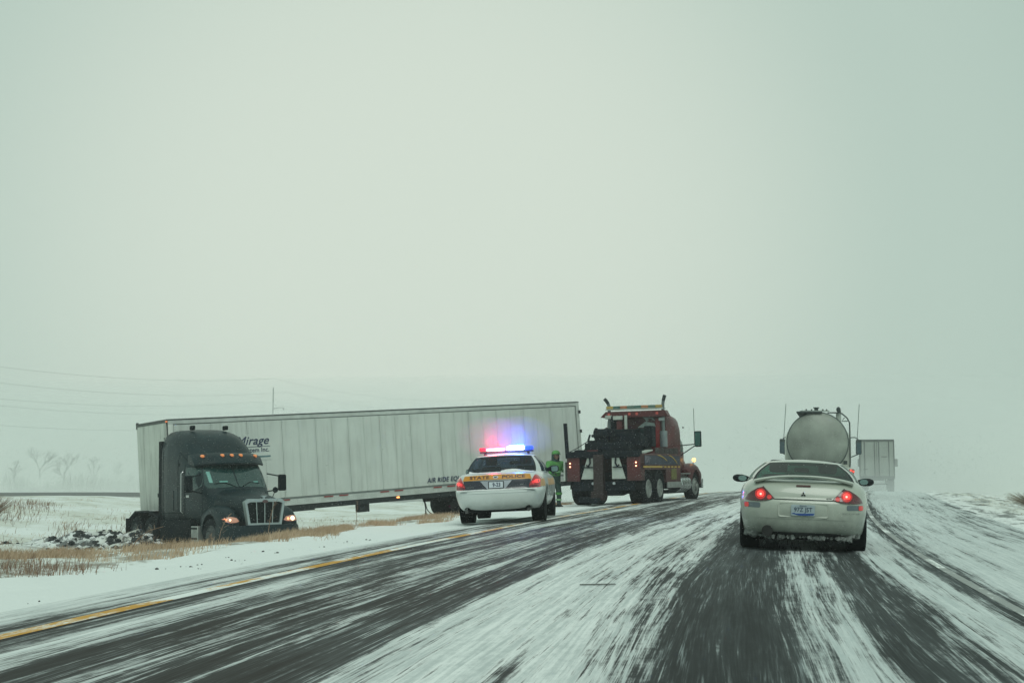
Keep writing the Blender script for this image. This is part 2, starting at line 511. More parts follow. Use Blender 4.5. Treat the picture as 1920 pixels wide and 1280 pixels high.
# ---- road surface with blown and packed snow
def road_material():
    t = NT('snow_streaked_asphalt')
    w = t.lane_noise(.8, .05, 3.3, 3)
    uu = t.math('ADD', t.u, t.math('MULTIPLY', t.math('SUBTRACT', w, .5), .45))
    x = t.math('DIVIDE', t.math('ADD', uu, 1.5), 12.5)
    def s(u): return (u + 1.5) / 12.5
    prof = t.ramp(x, [(s(-1.5), .97), (s(-1.0), .86), (s(-.7), .62), (s(-.3), .50), (s(.05), .44), (s(.35), .34), (s(.55), .44), (s(.8), .60), (s(1.1), .36),
                      (s(1.45), .30), (s(1.75), .46), (s(2.1), .40), (s(2.45), .36), (s(2.85), .20), (s(3.1), .56),
                      (s(3.5), .74), (s(4.0), .70), (s(4.5), .58), (s(4.8), .30), (s(5.15), .14), (s(5.5), .20), (s(5.75), .60), (s(6.05), .54),
                      (s(6.25), .28), (s(6.55), .30), (s(6.8), .62), (s(7.2), .66), (s(7.38), .30), (s(7.62), .42),
                      (s(7.95), .74), (s(8.6), .70), (s(10.2), .54)])
    st1 = t.lane_noise(5.0, .085, 1.0, 7, .70, uu, .15)
    st2 = t.lane_noise(20.0, .45, 2.0, 5, .62, uu, .1)
    st3 = t.lane_noise(75.0, 1.1, 5.0, 3, .6, uu)
    br = t.lane_noise(1.1, .13, 4.0, 4)
    fine = t.lane_noise(13.0, 4.6, 6.0, 8, .76)
    br2 = t.lane_noise(2.6, .55, 14.0, 5, .6)
    n = t.math('MULTIPLY', t.math('SUBTRACT', st1, .5), 2.0)
    n = t.math('ADD', n, t.math('MULTIPLY', t.math('SUBTRACT', st2, .5), 1.1))
    n = t.math('ADD', n, t.math('MULTIPLY', t.math('SUBTRACT', st3, .5), .8))
    n = t.math('ADD', n, t.math('MULTIPLY', t.math('SUBTRACT', br, .5), .55))
    n = t.math('ADD', n, t.math('MULTIPLY', t.math('SUBTRACT', fine, .5), .62))
    n = t.math('ADD', n, t.math('MULTIPLY', t.math('SUBTRACT', br2, .5), .5))
    n = t.math('MULTIPLY', n, t.ss(t.u, 4.3, 5.1, 1.0, .72))
    t.st2, t.st3, t.br = st2, st3, br
    cov = t.math('ADD', prof, n)
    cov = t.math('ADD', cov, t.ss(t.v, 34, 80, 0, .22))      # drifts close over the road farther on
    return t, cov, st1, fine

t, cov, st1, fine = road_material()
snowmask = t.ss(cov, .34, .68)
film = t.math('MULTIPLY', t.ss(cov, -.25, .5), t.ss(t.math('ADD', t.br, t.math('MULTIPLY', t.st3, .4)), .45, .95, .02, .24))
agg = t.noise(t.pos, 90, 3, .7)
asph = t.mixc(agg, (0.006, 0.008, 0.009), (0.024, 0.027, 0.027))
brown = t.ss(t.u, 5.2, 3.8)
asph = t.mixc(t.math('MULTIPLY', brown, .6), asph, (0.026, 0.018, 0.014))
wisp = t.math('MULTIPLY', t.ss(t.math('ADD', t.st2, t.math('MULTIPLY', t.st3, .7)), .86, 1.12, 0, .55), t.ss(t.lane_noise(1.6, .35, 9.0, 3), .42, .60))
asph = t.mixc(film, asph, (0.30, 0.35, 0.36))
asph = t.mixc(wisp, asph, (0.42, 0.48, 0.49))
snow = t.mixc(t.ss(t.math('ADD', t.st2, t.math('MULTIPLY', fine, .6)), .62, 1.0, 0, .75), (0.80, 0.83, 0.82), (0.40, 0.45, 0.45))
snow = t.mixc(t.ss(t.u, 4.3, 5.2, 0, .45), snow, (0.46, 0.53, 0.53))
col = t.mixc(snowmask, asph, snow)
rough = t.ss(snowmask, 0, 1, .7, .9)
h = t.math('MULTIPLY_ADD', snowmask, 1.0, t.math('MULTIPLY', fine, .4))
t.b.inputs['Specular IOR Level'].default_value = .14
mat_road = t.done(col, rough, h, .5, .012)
M['road'] = mat_road

ru = np.concatenate([[-1.3], np.arange(-1.0, 10.3, .3), [10.5]])
ry = np.concatenate([[-40, -20, -8, 0], np.arange(3, 60, .5), np.arange(60, 200, 3), [210, 240, 280, 340, 420, 520, 700, 890]])
RU, RY = np.meshgrid(ru, ry)
RX = RU + xl(RY)
edge = np.where((RU < -1.2) | (RU > 10.45), -.035, .0)
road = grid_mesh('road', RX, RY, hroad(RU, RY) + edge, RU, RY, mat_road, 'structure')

# ---- yellow edge line (worn, half under snow) and white edge line
def line_material(name, paint, hide):
    t, cov, st1, fine = road_material()
    n = t.lane_noise(2.0, .45, 8.0, 4, .6)
    cv = t.math('ADD', t.math('MULTIPLY', t.math('SUBTRACT', n, .5), 1.6), t.math('MULTIPLY', t.math('SUBTRACT', fine, .5), .9))
    m = t.ss(t.math('ADD', cv, hide), .42, .62)
    wear = t.mixc(t.ss(fine, .5, .75, 0, .6), paint, (0.06, 0.055, 0.045))
    col = t.mixc(m, wear, (0.80, 0.84, 0.82))
    return t.done(col, .7)
def stripe(name, u0, u1, material):
    ru = np.array([u0, (u0 + u1) / 2, u1]); RU, RY = np.meshgrid(ru, ry)
    return grid_mesh(name, RU + xl(RY), RY, hroad(RU, RY) + .004, RU, RY, material, 'structure')
stripe('yellow_edge_line', .05, .22, line_material('worn_yellow_paint', (0.58, 0.29, 0.02), .51))
stripe('white_edge_line', 7.44, 7.54, line_material('worn_white_paint', (0.30, 0.32, 0.31), .40))

# ---- the far carriageway across the median
t = NT('far_road_snow')
n = t.noise(t.vec(t.math('MULTIPLY', t.v, 1.2), t.math('MULTIPLY', t.u, .05)), 1.0, 4)
lanes = t.ramp(t.math('DIVIDE', t.v, 12.0), [(0, .9), (.06, .2), (.16, .3), (.25, .8), (.55, .75), (.62, .7), (.80, .5), (.88, .1), (.95, .25), (1, .9)])
m = t.ss(t.math('ADD', lanes, t.math('SUBTRACT', n, .5)), .3, .6)
mat_far = t.done(t.mixc(m, (0.16, 0.17, 0.165), (0.74, 0.77, 0.76)), .8)
pts = [(-200, 64), (-120, 62), (-70, 61), (-44, 61.5), (-30, 64), (-21, 70), (-14, 80), (-8, 92), (2, 118), (18, 160), (45, 230)]
A = np.array(pts, float)
k = np.arange(len(pts)); kk = np.linspace(0, len(pts) - 1, 90)
cx, cy = np.interp(kk, k, A[:, 0]), np.interp(kk, k, A[:, 1])
tx, ty = np.gradient(cx), np.gradient(cy); L_ = np.hypot(tx, ty); nx_, ny_ = -ty / L_, tx / L_
ww = np.linspace(0, 12, 13)
FX = cx[:, None] + nx_[:, None] * ww; FY = cy[:, None] + ny_[:, None] * ww
FZ = hbase(FX - xl(FY), FY) + .16 + n1.mean() * 0
FZ[:, 0] -= .35; FZ[:, -1] -= .35
grid_mesh('far_road', FX, FY, FZ, np.repeat(kk[:, None] * 3, 13, 1), np.repeat(ww[None, :], 90, 0), mat_far, 'structure')

# ------------------------------------------------------------------ haze
def haze_box():
    mb = MB().box((150, 430, 8.2), (2300, 1010, 21.6))
    m = bpy.data.materials.new('blowing_snow_haze'); m.use_nodes = True
    N, L = m.node_tree.nodes, m.node_tree.links; N.clear()
    o = N.new('ShaderNodeOutputMaterial'); v = N.new('ShaderNodeVolumePrincipled')
    v.inputs['Color'].default_value = (0.97, 0.985, 0.98, 1)
    v.inputs['Density'].default_value = 0.0010
    v.inputs['Anisotropy'].default_value = 0.1
    L.new(v.outputs[0], o.inputs['Volume'])
    h = mb.part('haze', m, None)
    setp(h, None, None, None, 'stuff')
haze_box()
def drift_cloud(top, cy, ry, rx, dens, label, cx):
    mb = MB()
    rings = []
    for k in range(1, 16):
        a = math.pi * k / 16
        rings.append([(cx + rx * math.sin(a) * math.cos(t), cy + ry * math.sin(a) * math.sin(t), -3 + (top + 3) * math.cos(a)) for t in [2 * math.pi * i / 48 for i in range(48)]])
    mb.loft(rings)
    m = bpy.data.materials.new('thick_blowing_snow'); m.use_nodes = True
    N, L = m.node_tree.nodes, m.node_tree.links; N.clear()
    o = N.new('ShaderNodeOutputMaterial'); v = N.new('ShaderNodeVolumePrincipled')
    v.inputs['Color'].default_value = (0.97, 0.985, 0.98, 1); v.inputs['Density'].default_value = dens; v.inputs['Anisotropy'].default_value = 0.1
    L.new(v.outputs[0], o.inputs['Volume'])
    setp(mb.part('blowing_snow', m, None), label, None, None, 'stuff')
for k, (top, y0, dens, cx_, rx_) in enumerate(((16, 84, .0036, 40, 360), (12, 78, .0035, 40, 360), (8.5, 58, .0045, 150, 290), (5.5, 40, .0100, 150, 270), (3, 31, .0190, 150, 260))):
    drift_cloud(top, y0 + 190, 190, rx_, dens, ['thin tall veil of blowing snow over the far fields', 'veil of blowing snow around the power line', 'veil of blowing snow behind the white trailer',
                'blowing snow around the faint box truck', 'dense low ribbon of snow blowing across the far road'][k], cx_)
# ------------------------------------------------------------------ shaping tools for vehicles
def pchip(xs, ysv, q):
    xs = np.array(xs, float); ysv = np.array(ysv, float); q = np.asarray(q, float)
    h = np.diff(xs); d = np.diff(ysv) / h
    m = np.zeros(len(xs)); m[0], m[-1] = d[0], d[-1]
    for i in range(1, len(xs) - 1):
        if d[i - 1] * d[i] > 0:
            w1, w2 = 2 * h[i] + h[i - 1], h[i] + 2 * h[i - 1]
            m[i] = (w1 + w2) / (w1 / d[i - 1] + w2 / d[i])
    k = np.clip(np.searchsorted(xs, q, side='right') - 1, 0, len(xs) - 2)
    t = (q - xs[k]) / h[k]
    return ((2 * t**3 - 3 * t**2 + 1) * ysv[k] + (t**3 - 2 * t**2 + t) * h[k] * m[k] + (-2 * t**3 + 3 * t**2) * ysv[k + 1] + (t**3 - t**2) * h[k] * m[k + 1])

def slice_ring(z, w, yr, yf, nr, nf, bow, N=128):
    yc, l = (yr + yf) / 2, (yf - yr) / 2
    out = []
    for i in range(N):
        a = 2 * math.pi * i / N
        c, s = math.cos(a), math.sin(a)
        n = nr if s < 0 else nf
        q = (abs(c) ** n + abs(s) ** n) ** (1 / n)
        x, y = w * c / q, l * s / q
        if s < 0: y += bow * (x / w) ** 2 * abs(s / q)
        else: y -= bow * (x / w) ** 2 * abs(s / q)
        out.append((x, yc + y, z))
    return out

def waterline_body(knots, zs, nr=8, nf=5, bow=.06):
    """knots: rows (z, half width, rear y, front y)"""
    K = np.array(knots, float)
    rings = [slice_ring(z, float(pchip(K[:, 0], K[:, 1], z)), float(pchip(K[:, 0], K[:, 2], z)), float(pchip(K[:, 0], K[:, 3], z)), nr, nf, bow) for z in zs]
    return MB().loft(rings)

def cut(o, cutters):
    """boolean difference, applied"""
    par = o.parent; o.parent = None
    tools = []
    for mb in cutters:
        me = mb.mesh('cutter'); c = bpy.data.objects.new('cutter', me); COL.objects.link(c); tools.append(c)
        md = o.modifiers.new('cut', 'BOOLEAN'); md.operation = 'DIFFERENCE'; md.object = c; md.solver = 'EXACT'
    bpy.context.view_layer.update()
    nm = evaluated(o)
    o.modifiers.clear(); o.data = nm; o.parent = par
    for c in tools: bpy.data.objects.remove(c)
    try: o.data.set_sharp_from_angle(angle=R(38))
    except Exception: pass
    return o

def bvh_of(*objs):
    """tree over meshes in their thing's own coordinates (parts carry no transform of their own)"""
    V = []; F = []
    for o in objs:
        n = len(V)
        V += [v.co.copy() for v in o.data.vertices]
        F += [tuple(i + n for i in p.vertices) for p in o.data.polygons]
    return BVHTree.FromPolygons(V, F)

AX = {'rear': (lambda a, b: Vector((a, -30, b)), Vector((0, 1, 0))), 'front': (lambda a, b: Vector((a, 30, b)), Vector((0, -1, 0))),
      'right': (lambda a, b: Vector((30, a, b)), Vector((-1, 0, 0))), 'left': (lambda a, b: Vector((-30, a, b)), Vector((1, 0, 0))),
      'top': (lambda a, b: Vector((a, b, 30)), Vector((0, 0, -1)))}

def proj(bvh, side, a, b, off):
    o, d = AX[side][0](a, b), AX[side][1]
    hit = bvh.ray_cast(o, d)
    if hit[0] is None:
        h2 = bvh.find_nearest(o + d * 29)
        hit = (h2[0],)
        p = Vector(h2[0])
    else:
        p = Vector(hit[0])
    return p - d * off

def inside(p, poly):
    x, y = p; c = False; n = len(poly)
    for i in range(n):
        x1, y1 = poly[i]; x2, y2 = poly[(i + 1) % n]
        if (y1 > y) != (y2 > y) and x < (x2 - x1) * (y - y1) / (y2 - y1) + x1: c = not c
    return c

def patch(bvh, side, outline, off=.006, thick=.012, res=.05, dome=0.0):
    """a plate that follows a surface: outline in the plane seen from that side, laid on the surface, with an edge"""
    pts = []; n = len(outline)
    for i in range(n):
        p, q = outline[i], outline[(i + 1) % n]
        k = max(1, int(math.hypot(q[0] - p[0], q[1] - p[1]) / res))
        for j in range(k): pts.append((p[0] + (q[0] - p[0]) * j / k, p[1] + (q[1] - p[1]) * j / k))
    nb = len(pts)
    xs = [p[0] for p in pts]; zs = [p[1] for p in pts]
    x = min(xs) + res / 2
    while x < max(xs):
        z = min(zs) + res / 2
        while z < max(zs):
            if inside((x, z), pts) and min((x - p[0]) ** 2 + (z - p[1]) ** 2 for p in pts) > (res * .45) ** 2: pts.append((x, z))
            z += res
        x += res
    V2, E2, F2, ov, oe, of = mgeo.delaunay_2d_cdt([Vector(p) for p in pts], [(i, (i + 1) % nb) for i in range(nb)], [], 1, 1e-6)
    cx, cz = sum(xs) / len(xs), sum(zs) / len(zs)
    rad = max(math.hypot(a - cx, b - cz) for a, b in zip(xs, zs))
    V = []
    for p in V2:
        f = max(0, 1 - (math.hypot(p[0] - cx, p[1] - cz) / rad) ** 2)
        V.append(proj(bvh, side, p[0], p[1], off + dome * f))
    F = [tuple(f) for f in F2]
    d = AX[side][1]
    m = len(V); V += [p + d * thick for p in V]
    from collections import Counter
    cnt = Counter()
    for f in F:
        for i in range(len(f)): cnt[frozenset((f[i], f[(i + 1) % len(f)]))] += 1
    S = []
    for f in F:
        for i in range(len(f)):
            a, b = f[i], f[(i + 1) % len(f)]
            if cnt[frozenset((a, b))] == 1: S.append((a, a + m, b + m, b))
    return MB().add(V, F + S)

def circle(cx, cz, r, n=14, rz=None):
    return [(cx + r * math.cos(2 * math.pi * i / n), cz + (rz or r) * math.sin(2 * math.pi * i / n)) for i in range(n)]

def rrect(x0, z0, x1, z1, r, n=3):
    out = []
    for cx, cz, a0 in ((x1 - r, z1 - r, 0), (x0 + r, z1 - r, 90), (x0 + r, z0 + r, 180), (x1 - r, z0 + r, 270)):
        for i in range(n + 1):
            a = R(a0 + 90 * i / n); out.append((cx + r * math.cos(a), cz + r * math.sin(a)))
    return out

def mirror_outline(o): return [(-x, z) for x, z in reversed(o)]

def text_flat(s, size, shear=0.0, bold=0.0, spacing=1.0):
    """triangulated letters in a plane: list of (x, y), faces; origin at the left end of the baseline; size = capital height"""
    cu = bpy.data.curves.new('letters', 'FONT'); cu.body = s; cu.size = size / .69; cu.shear = shear
    cu.space_character = spacing * (1 + .8 * bold / size); cu.resolution_u = 3
    o = bpy.data.objects.new('letters', cu); COL.objects.link(o)
    me = evaluated(o)
    bpy.data.objects.remove(o)
    bm = bmesh.new(); bm.from_mesh(me)
    bmesh.ops.remove_doubles(bm, verts=bm.verts, dist=size * .002)
    bmesh.ops.recalc_face_normals(bm, faces=bm.faces)
    if bold:                                        # push the outline out a little
        mv = {}
        for e in bm.edges:
            if len(e.link_faces) != 1: continue
            a, b = e.verts; f = e.link_faces[0]; m = f.calc_center_median()
            d = (b.co - a.co); n = Vector((d.y, -d.x, 0))
            if n.length < 1e-9: continue
            n.normalize()
            if n.dot(m - a.co) > 0: n = -n
            for v in (a, b): mv[v] = mv.get(v, Vector()) + n
        for v, n in mv.items():
            if n.length > 1e-6: v.co += n.normalized() * bold
    bm.verts.index_update()
    V = [(v.co.x, v.co.y) for v in bm.verts]; F = [tuple(v.index for v in f.verts) for f in bm.faces]
    bm.free()
    return V, F

def text_on(bvh, side, s, size, a0, b0, width=None, off=.01, shear=0.0, bold=0.0, flip=False, vertical=False, spacing=1.0):
    V, F = text_flat(s, size, shear, bold, spacing)
    w = max(v[0] for v in V) - min(v[0] for v in V); x0 = min(v[0] for v in V)
    k = (width / w) if width else 1.0
    sg = -1 if flip else 1
    return MB().add([proj(bvh, side, a0 + sg * (v[0] - x0) * k, b0 + v[1], off) for v in V], F)

def wheel(parent, x, y, r, w, side, rimr=.62, kind='car', z=None, steer=0.0, dirty=False, name='wheel'):
    """tyre with a rim as its sub-part; side +1 = the outer face looks to +x"""
    key = (r, w, side, rimr, kind, dirty)
    if key not in wheel.cache:
        t = MB(); ri = r * rimr
        prof = [(-w / 2 + .01, ri), (-w / 2, r * .80), (-w * .47, r * .93), (-w * .40, r * .985)]
        for k in range(-2, 3):
            c = k * w * .16
            prof += [(c - w * .055, r), (c + w * .055, r), (c + w * .065, r * .975), (c + w * .095, r * .975)]
        prof = prof[:-2] + [(w * .40, r * .985), (w * .47, r * .93), (w / 2, r * .80), (w / 2 - .01, ri)]
        t.lathe(prof, n=40, cap0=(side > 0), cap1=(side < 0))
        me = t.mesh('wheel', smooth=True); me.materials.append(M['rubber_dirty' if dirty else 'rubber'])
        g = MB(); s = side
        if kind == 'car':
            g.lathe([(s * (w / 2 - .012), ri + .002), (s * (w / 2 - .006), ri * .94), (s * (w / 2 - .05), ri * .86), (s * (w / 2 - .03), ri * .3), (s * (w / 2 - .02), 0.0)], n=28)
            for k in range(5):
                a = 2 * math.pi * k / 5
                m = Matrix.Rotation(a, 3, 'X')
                c = m @ Vector((s * (w / 2 - .02), 0, ri * .55))
                g.box(c, (.03, ri * .22, ri * .75), rot=m)
        elif kind == 'steer':
            g.lathe([(s * (w / 2 - .012), ri + .002), (s * (w / 2 + .01), ri * .93), (s * (w / 2 - .03), ri * .85), (s * (w / 2 + .035), ri * .55), (s * (w / 2 + .04), ri * .36),
                     (s * (w / 2 + .10), ri * .33), (s * (w / 2 + .11), 0.0)], n=28)
            for k in range(10):
                a = 2 * math.pi * k / 10
                g.cyl((s * (w / 2 + .02), ri * .47 * math.cos(a), ri * .47 * math.sin(a)), (s * (w / 2 + .075), ri * .47 * math.cos(a), ri * .47 * math.sin(a)), .018, n=6)
        else:   # dual: deep dished outer rim
            g.lathe([(s * (w / 2 - .012), ri + .002), (s * (w / 2 + .008), ri * .95), (s * (w / 2 - .01), ri * .90), (s * (w / 2 - .05), ri * .84), (s * (w / 2 - .08), ri * .45),
                     (s * (w / 2 - .03), ri * .38), (s * (w / 2 - .02), 0.0)], n=28)
            for k in range(10):
                a = 2 * math.pi * k / 10
                g.cyl((s * (w / 2 - .08), ri * .62 * math.cos(a), ri * .62 * math.sin(a)), (s * (w / 2 - .03), ri * .62 * math.cos(a), ri * .62 * math.sin(a)), .02, n=6)
        gm = g.mesh('rim', smooth=True); gm.materials.append(M['rim_dark' if dirty else 'rim'])
        wheel.cache[key] = (me, gm)
    me, gm = wheel.cache[key]
    o = bpy.data.objects.new(name, me); COL.objects.link(o); o.parent = parent
    o.location = (x, y, r - .012 if z is None else z); o.rotation_euler = (0, 0, R(-steer))
    g = bpy.data.objects.new('rim', gm); COL.objects.link(g); g.parent = o
    return o
wheel.cache = {}

def greenhouse(parent, base, top, levels, paint, glassm, glass_names, crown=.05, roof_name='roof', sub=6, bulge=.0, lining=None):
    """base/top: control points of the right half from rear centre to front centre [(x, y, z, kind_of_segment_to_next)];
    levels: list of (t, kind of the strip above it).  Strips and segments that are both 'g' become glass."""
    nseg = len(base) - 1
    def ringpts(t):
        P = [Vector(b[:3]).lerp(Vector(q[:3]), t) for b, q in zip(base, top)]
        side = []; kinds = []
        for i in range(nseg):
            a, b = P[i], P[i + 1]
            k = base[i][3]
            for j in range(sub):
                s = j / sub
                p = a.lerp(b, s)
                if i == 0: p = Vector((p.x, a.y + (b.y - a.y) * s ** 2.2, a.z + (b.z - a.z) * s * s))
                if i == nseg - 1: p = Vector((p.x, b.y + (a.y - b.y) * (1 - s) ** 2.2, b.z + (a.z - b.z) * (1 - s) ** 2))
                p.x += bulge * math.sin(math.pi * t) * (1 if 0 < i < nseg - 1 else s if i == 0 else 1 - s)
                side.append(p); kinds.append((k, i))
        side.append(P[-1].copy())
        left = [Vector((-p.x, p.y, p.z)) for p in side[-2:0:-1]]
        return side + left, kinds + kinds[::-1]
    tv = [l[0] for l in levels]
    rings = []; strip = []
    for i, (t, k) in enumerate(levels):
        if i == len(levels) - 1:
            rings.append(ringpts(t)[0]); break
        m = 5 if k == 'g' else 1
        for j in range(m):
            rings.append(ringpts(t + (levels[i + 1][0] - t) * j / m)[0]); strip.append(k)
    kinds = ringpts(0)[1]
    n = len(rings[0])
    body = MB(); gl = {}
    V = [p for r in rings for p in r]
    bf = []; gf = {}
    half = nseg * sub
    for k in range(len(rings) - 1):
        for i in range(n):
            j = (i + 1) % n
            f = (k * n + i, k * n + j, (k + 1) * n + j, (k + 1) * n + i)
            kd, si = kinds[i]
            if strip[k] == 'g' and kd == 'g':
                key = (si, 0 if si in (0, nseg - 1) else (1 if i < half else -1))
                gf.setdefault(key, []).append(f)
            elif strip[k] == 'g' and kd == 's': gf.setdefault(('seal', 1 if i < half else -1), []).append(f)
            else: bf.append(f)
    # roof
    tr = rings[-1]
    c = sum(tr, Vector()) / n
    prev = len(V) - n; RF = []
    tops = []
    for s in (.93, .8, .6, .35, .12):
        q = [Vector((c.x + (p.x - c.x) * s, c.y + (p.y - c.y) * s, c.z + (p.z - c.z) * s + crown * (1 - s ** 2.4))) for p in tr]
        st = len(V); V += q
        RF += [(prev + i, prev + (i + 1) % n, st + (i + 1) % n, st + i) for i in range(n)]
        prev = st
    RF.append(tuple(range(prev, prev + n)))
    ro = MB().add(V, bf + RF)
    def clean(mb):
        used = sorted({i for f in mb.f for i in f}); mp = {a: b for b, a in enumerate(used)}
        mb.v = [mb.v[i] for i in used]; mb.f = [tuple(mp[i] for i in f) for f in mb.f]; return mb
    roof = clean(ro).part(roof_name, paint, parent, smooth=True)
    if lining is not None:
        li = MB().add([(p.x * .97, p.y, p.z - .03) for p in tr], [tuple(range(n))]).part('headliner', lining, parent)
    outs = {}
    for key, fs in gf.items():
        g = MB(); g.v = [tuple(p) for p in V]; g.f = fs
        nm = 'window_seal' if key[0] == 'seal' else glass_names.get(key[0], 'side_window')
        outs[key] = clean(g).part(nm, M['black'] if key[0] == 'seal' else glassm, parent, smooth=True)
    return roof, outs

def car_seats(parent, ys_, xs_, zb=.45, h=.62, mb_mat=None, head=True):
    for y in ys_:
        for x in xs_:
            b = MB().box((x, y, zb + h / 2), (.46, .13, h), rot=(10, 0, 0)).part('seat_back', M['interior'], parent, smooth=True, bevel=.05, segs=3)
            if head:
                MB().box((x, y - .05, zb + h + .12), (.27, .1, .2), rot=(8, 0, 0)).part('headrest', M['interior'], b, smooth=True, bevel=.05, segs=3)
# ------------------------------------------------------------------ white coupe ahead in the right lane
def on_road(x, y, extra=0.0):
    return float(hroad(x - xl(y), y)) + .002 + extra

def build_coupe():
    X0, Y0 = 3.92, 18.6
    c = thing('sports_coupe', 'white two-door coupe with rear spoiler and lit red tail lamps, ahead in the lane', 'car',
              (X0, Y0, on_road(X0, Y0)), yaw=11.7, roll=1.9)
    c.scale = (1, 1, .968)
    paint = mat('pearl_white_paint', (0.42, 0.455, 0.395), 0.25, coat=0.5, var=0.06, vscale=2, dirt=(0.13, 0.145, 0.13), dirt_top=.38, dirt_soft=.30, dirt_amt=.93)
    gl = glass('green_tinted_glass', (0.17, 0.40, 0.33), opacity=.02)
    K = [(.185, .78, .22, 4.25), (.26, .835, .07, 4.36), (.40, .862, .015, 4.42), (.60, .882, .0, 4.42), (.70, .884, .02, 4.38), (.735, .882, .055, 4.33),
         (.80, .874, .075, 4.1), (.88, .845, .12, 3.65), (.94, .79, .17, 3.35), (.975, .745, .24, 3.2), (.99, .72, .36, 3.15)]
    zs = [.185, .2, .23, .26, .30, .35, .40, .46, .52, .58, .63, .67, .70, .715, .735, .76, .80, .84, .88, .91, .94, .96, .975, .985, .99]
    body = waterline_body(K, zs, nr=6.5, nf=4, bow=.10).part('body', paint, c, smooth=True)
    arch = []
    for y in (.93, 3.48):
        for s in (-1, 1):
            arch.append(MB().cyl((s * .603, y, .331), (s * 1.2, y, .3313), .3853, n=31))
    cut(body, arch)
    for y in (.93, 3.48):
        for s in (-1, 1):
            MB().lathe([(s * .60, .0), (s * .60, .38), (s * .84, .384)], (0, y, .33), n=28).part('wheel_well', M['under'], c)
            wheel(c, s * .765, y, .325, .205, s, .64, 'car')
    MB().box((0, 2.2, .20), (1.15, 3.6, .10)).part('underbody', M['under'], c)
    B = bvh_of(body)
    # cabin
    g = 'g'
    base = [(0, .30, .985, g), (.655, .44, .975, 's'), (.69, .47, .972, 'p'), (.735, .95, .968, g), (.80, 1.75, .95, 'p'), (.815, 1.85, .945, g), (.80, 2.95, .93, 'p'), (.74, 3.1, .93, g), (0, 3.30, .95, 'p')]
    top = [(0, 1.35, 1.262, g), (.435, 1.40, 1.245, 's'), (.465, 1.42, 1.242, 'p'), (.50, 1.58, 1.24, g), (.545, 1.75, 1.243, 'p'), (.555, 1.85, 1.243, g), (.535, 2.25, 1.232, 'p'), (.46, 2.32, 1.23, g), (0, 2.42, 1.25, 'p')]
    roof, gs = greenhouse(c, base, top, [(0, 'p'), (.035, 'g'), (.955, 'p'), (1.0, 'end')], paint, gl, {0: 'rear_window', 3: 'quarter_window', 5: 'side_window', 7: 'windscreen'}, crown=.045, bulge=.045, lining=M['interior'])
    # interior
    car_seats(c, (2.05,), (-.36, .36), zb=.5, h=.56)
    MB().box((0, 1.25, .82), (1.15, .12, .30), rot=(20, 0, 0)).part('rear_seat', M['interior'], c, smooth=True, bevel=.05)
    MB().box((0, 2.95, .93), (1.35, .35, .1)).part('dashboard', M['interior'], c, smooth=True, bevel=.03)
    MB().box((-.02, 2.35, 1.13), (.22, .04, .07)).part('rear_view_mirror', M['black'], c, smooth=True, bevel=.02)
    # spoiler: a blade that arcs between the corners of the deck
    rings = []
    for i in range(25):
        t = -1 + 2 * i / 24
        x = .665 * t; z = .968 + .082 * (1 - abs(t) ** 2.3) - .004
        y = .22 - .10 * (1 - t * t)
        wdt = .17 - .03 * abs(t); th = .022 + .012 * abs(t)
        rings.append([(x, y, z), (x, y + wdt * .35, z + th * .7), (x, y + wdt, z + th * .45), (x, y + wdt, z - th * .2), (x, y + wdt * .3, z - th * .9), (x, y + .01, z - th * .7)])
    MB().loft(rings).part('spoiler', paint, c, smooth=True)
    # tail lamps
    L = [(-.80, .695), (-.775, .75), (-.70, .815), (-.62, .865), (-.545, .885), (-.495, .84), (-.43, .775), (-.385, .725), (-.47, .705), (-.57, .690), (-.72, .688)]
    lens = mat('smoked_red_lens', (0.10, 0.006, 0.012), 0.12, coat=0.8, var=0.5, vscale=16)
    lit = mat('lit_red_lamp', (0.5, 0.02, 0.02), 0.3, emit=(1.0, 0.05, 0.04), estr=1.6)
    lit2 = mat('glowing_red_reflector', (0.4, 0.02, 0.02), 0.3, emit=(1.0, 0.03, 0.03), estr=.22)
    hot = mat('tail_lamp_filament', (0.8, 0.1, 0.08), 0.3, emit=(1.0, 0.25, 0.2), estr=3.5)
    for s, O in ((-1, L), (1, mirror_outline(L))):
        ln = patch(B, 'rear', O, .012, .03, .035, .012).part('tail_lamp', lens, c, smooth=True)
        B2 = bvh_of(ln)
        patch(B2, 'rear', circle(s * .575, .785, .075), .003, .004, .02).part('reflector', lit2, ln, smooth=True)
        patch(B2, 'rear', circle(s * .575, .785, .048), .006, .004, .02).part('bulb', lit, ln, smooth=True)
        patch(B2, 'rear', circle(s * .572, .783, .016, 8), .012, .004, .02).part('filament', hot, ln, smooth=True)
        patch(B2, 'rear', circle(s * .455, .745, .032, 10), .003, .004, .02).part('reverse_lamp', lit2, ln, smooth=True)
        # bumper reflector: red outer, grey inner
        a, b = sorted((s * .80, s * .575))
        rf = patch(B, 'rear', rrect(a, .592, b, .665, .02), .006, .012, .04).part('bumper_lamp', mat('grey_lamp_lens', (0.10, 0.13, 0.15), .2, coat=.5), c, smooth=True)
        a, b = sorted((s * .80, s * .735))
        patch(B, 'rear', rrect(a + .003, .596, b, .661, .015), .012, .004, .03).part('red_reflector', lit2, rf, smooth=True)
    # lid seam, high brake lamp, badge
    seam = M['black']
    S = MB()
    for (a, b) in (((-.385, .720), (.385, .720)), ((-.385, .720), (-.545, .893)), ((.385, .720), (.545, .893))):
        d = Vector((b[0] - a[0], b[1] - a[1])).normalized(); n = Vector((-d.y, d.x)) * .0055
        q = patch(B, 'rear', [(a[0] - n.x, a[1] - n.y), (b[0] - n.x, b[1] - n.y), (b[0] + n.x, b[1] + n.y), (a[0] + n.x, a[1] + n.y)], .004, .006, .05)
        S.add(q.v, q.f)
    S.part('trunk_seam', seam, c)
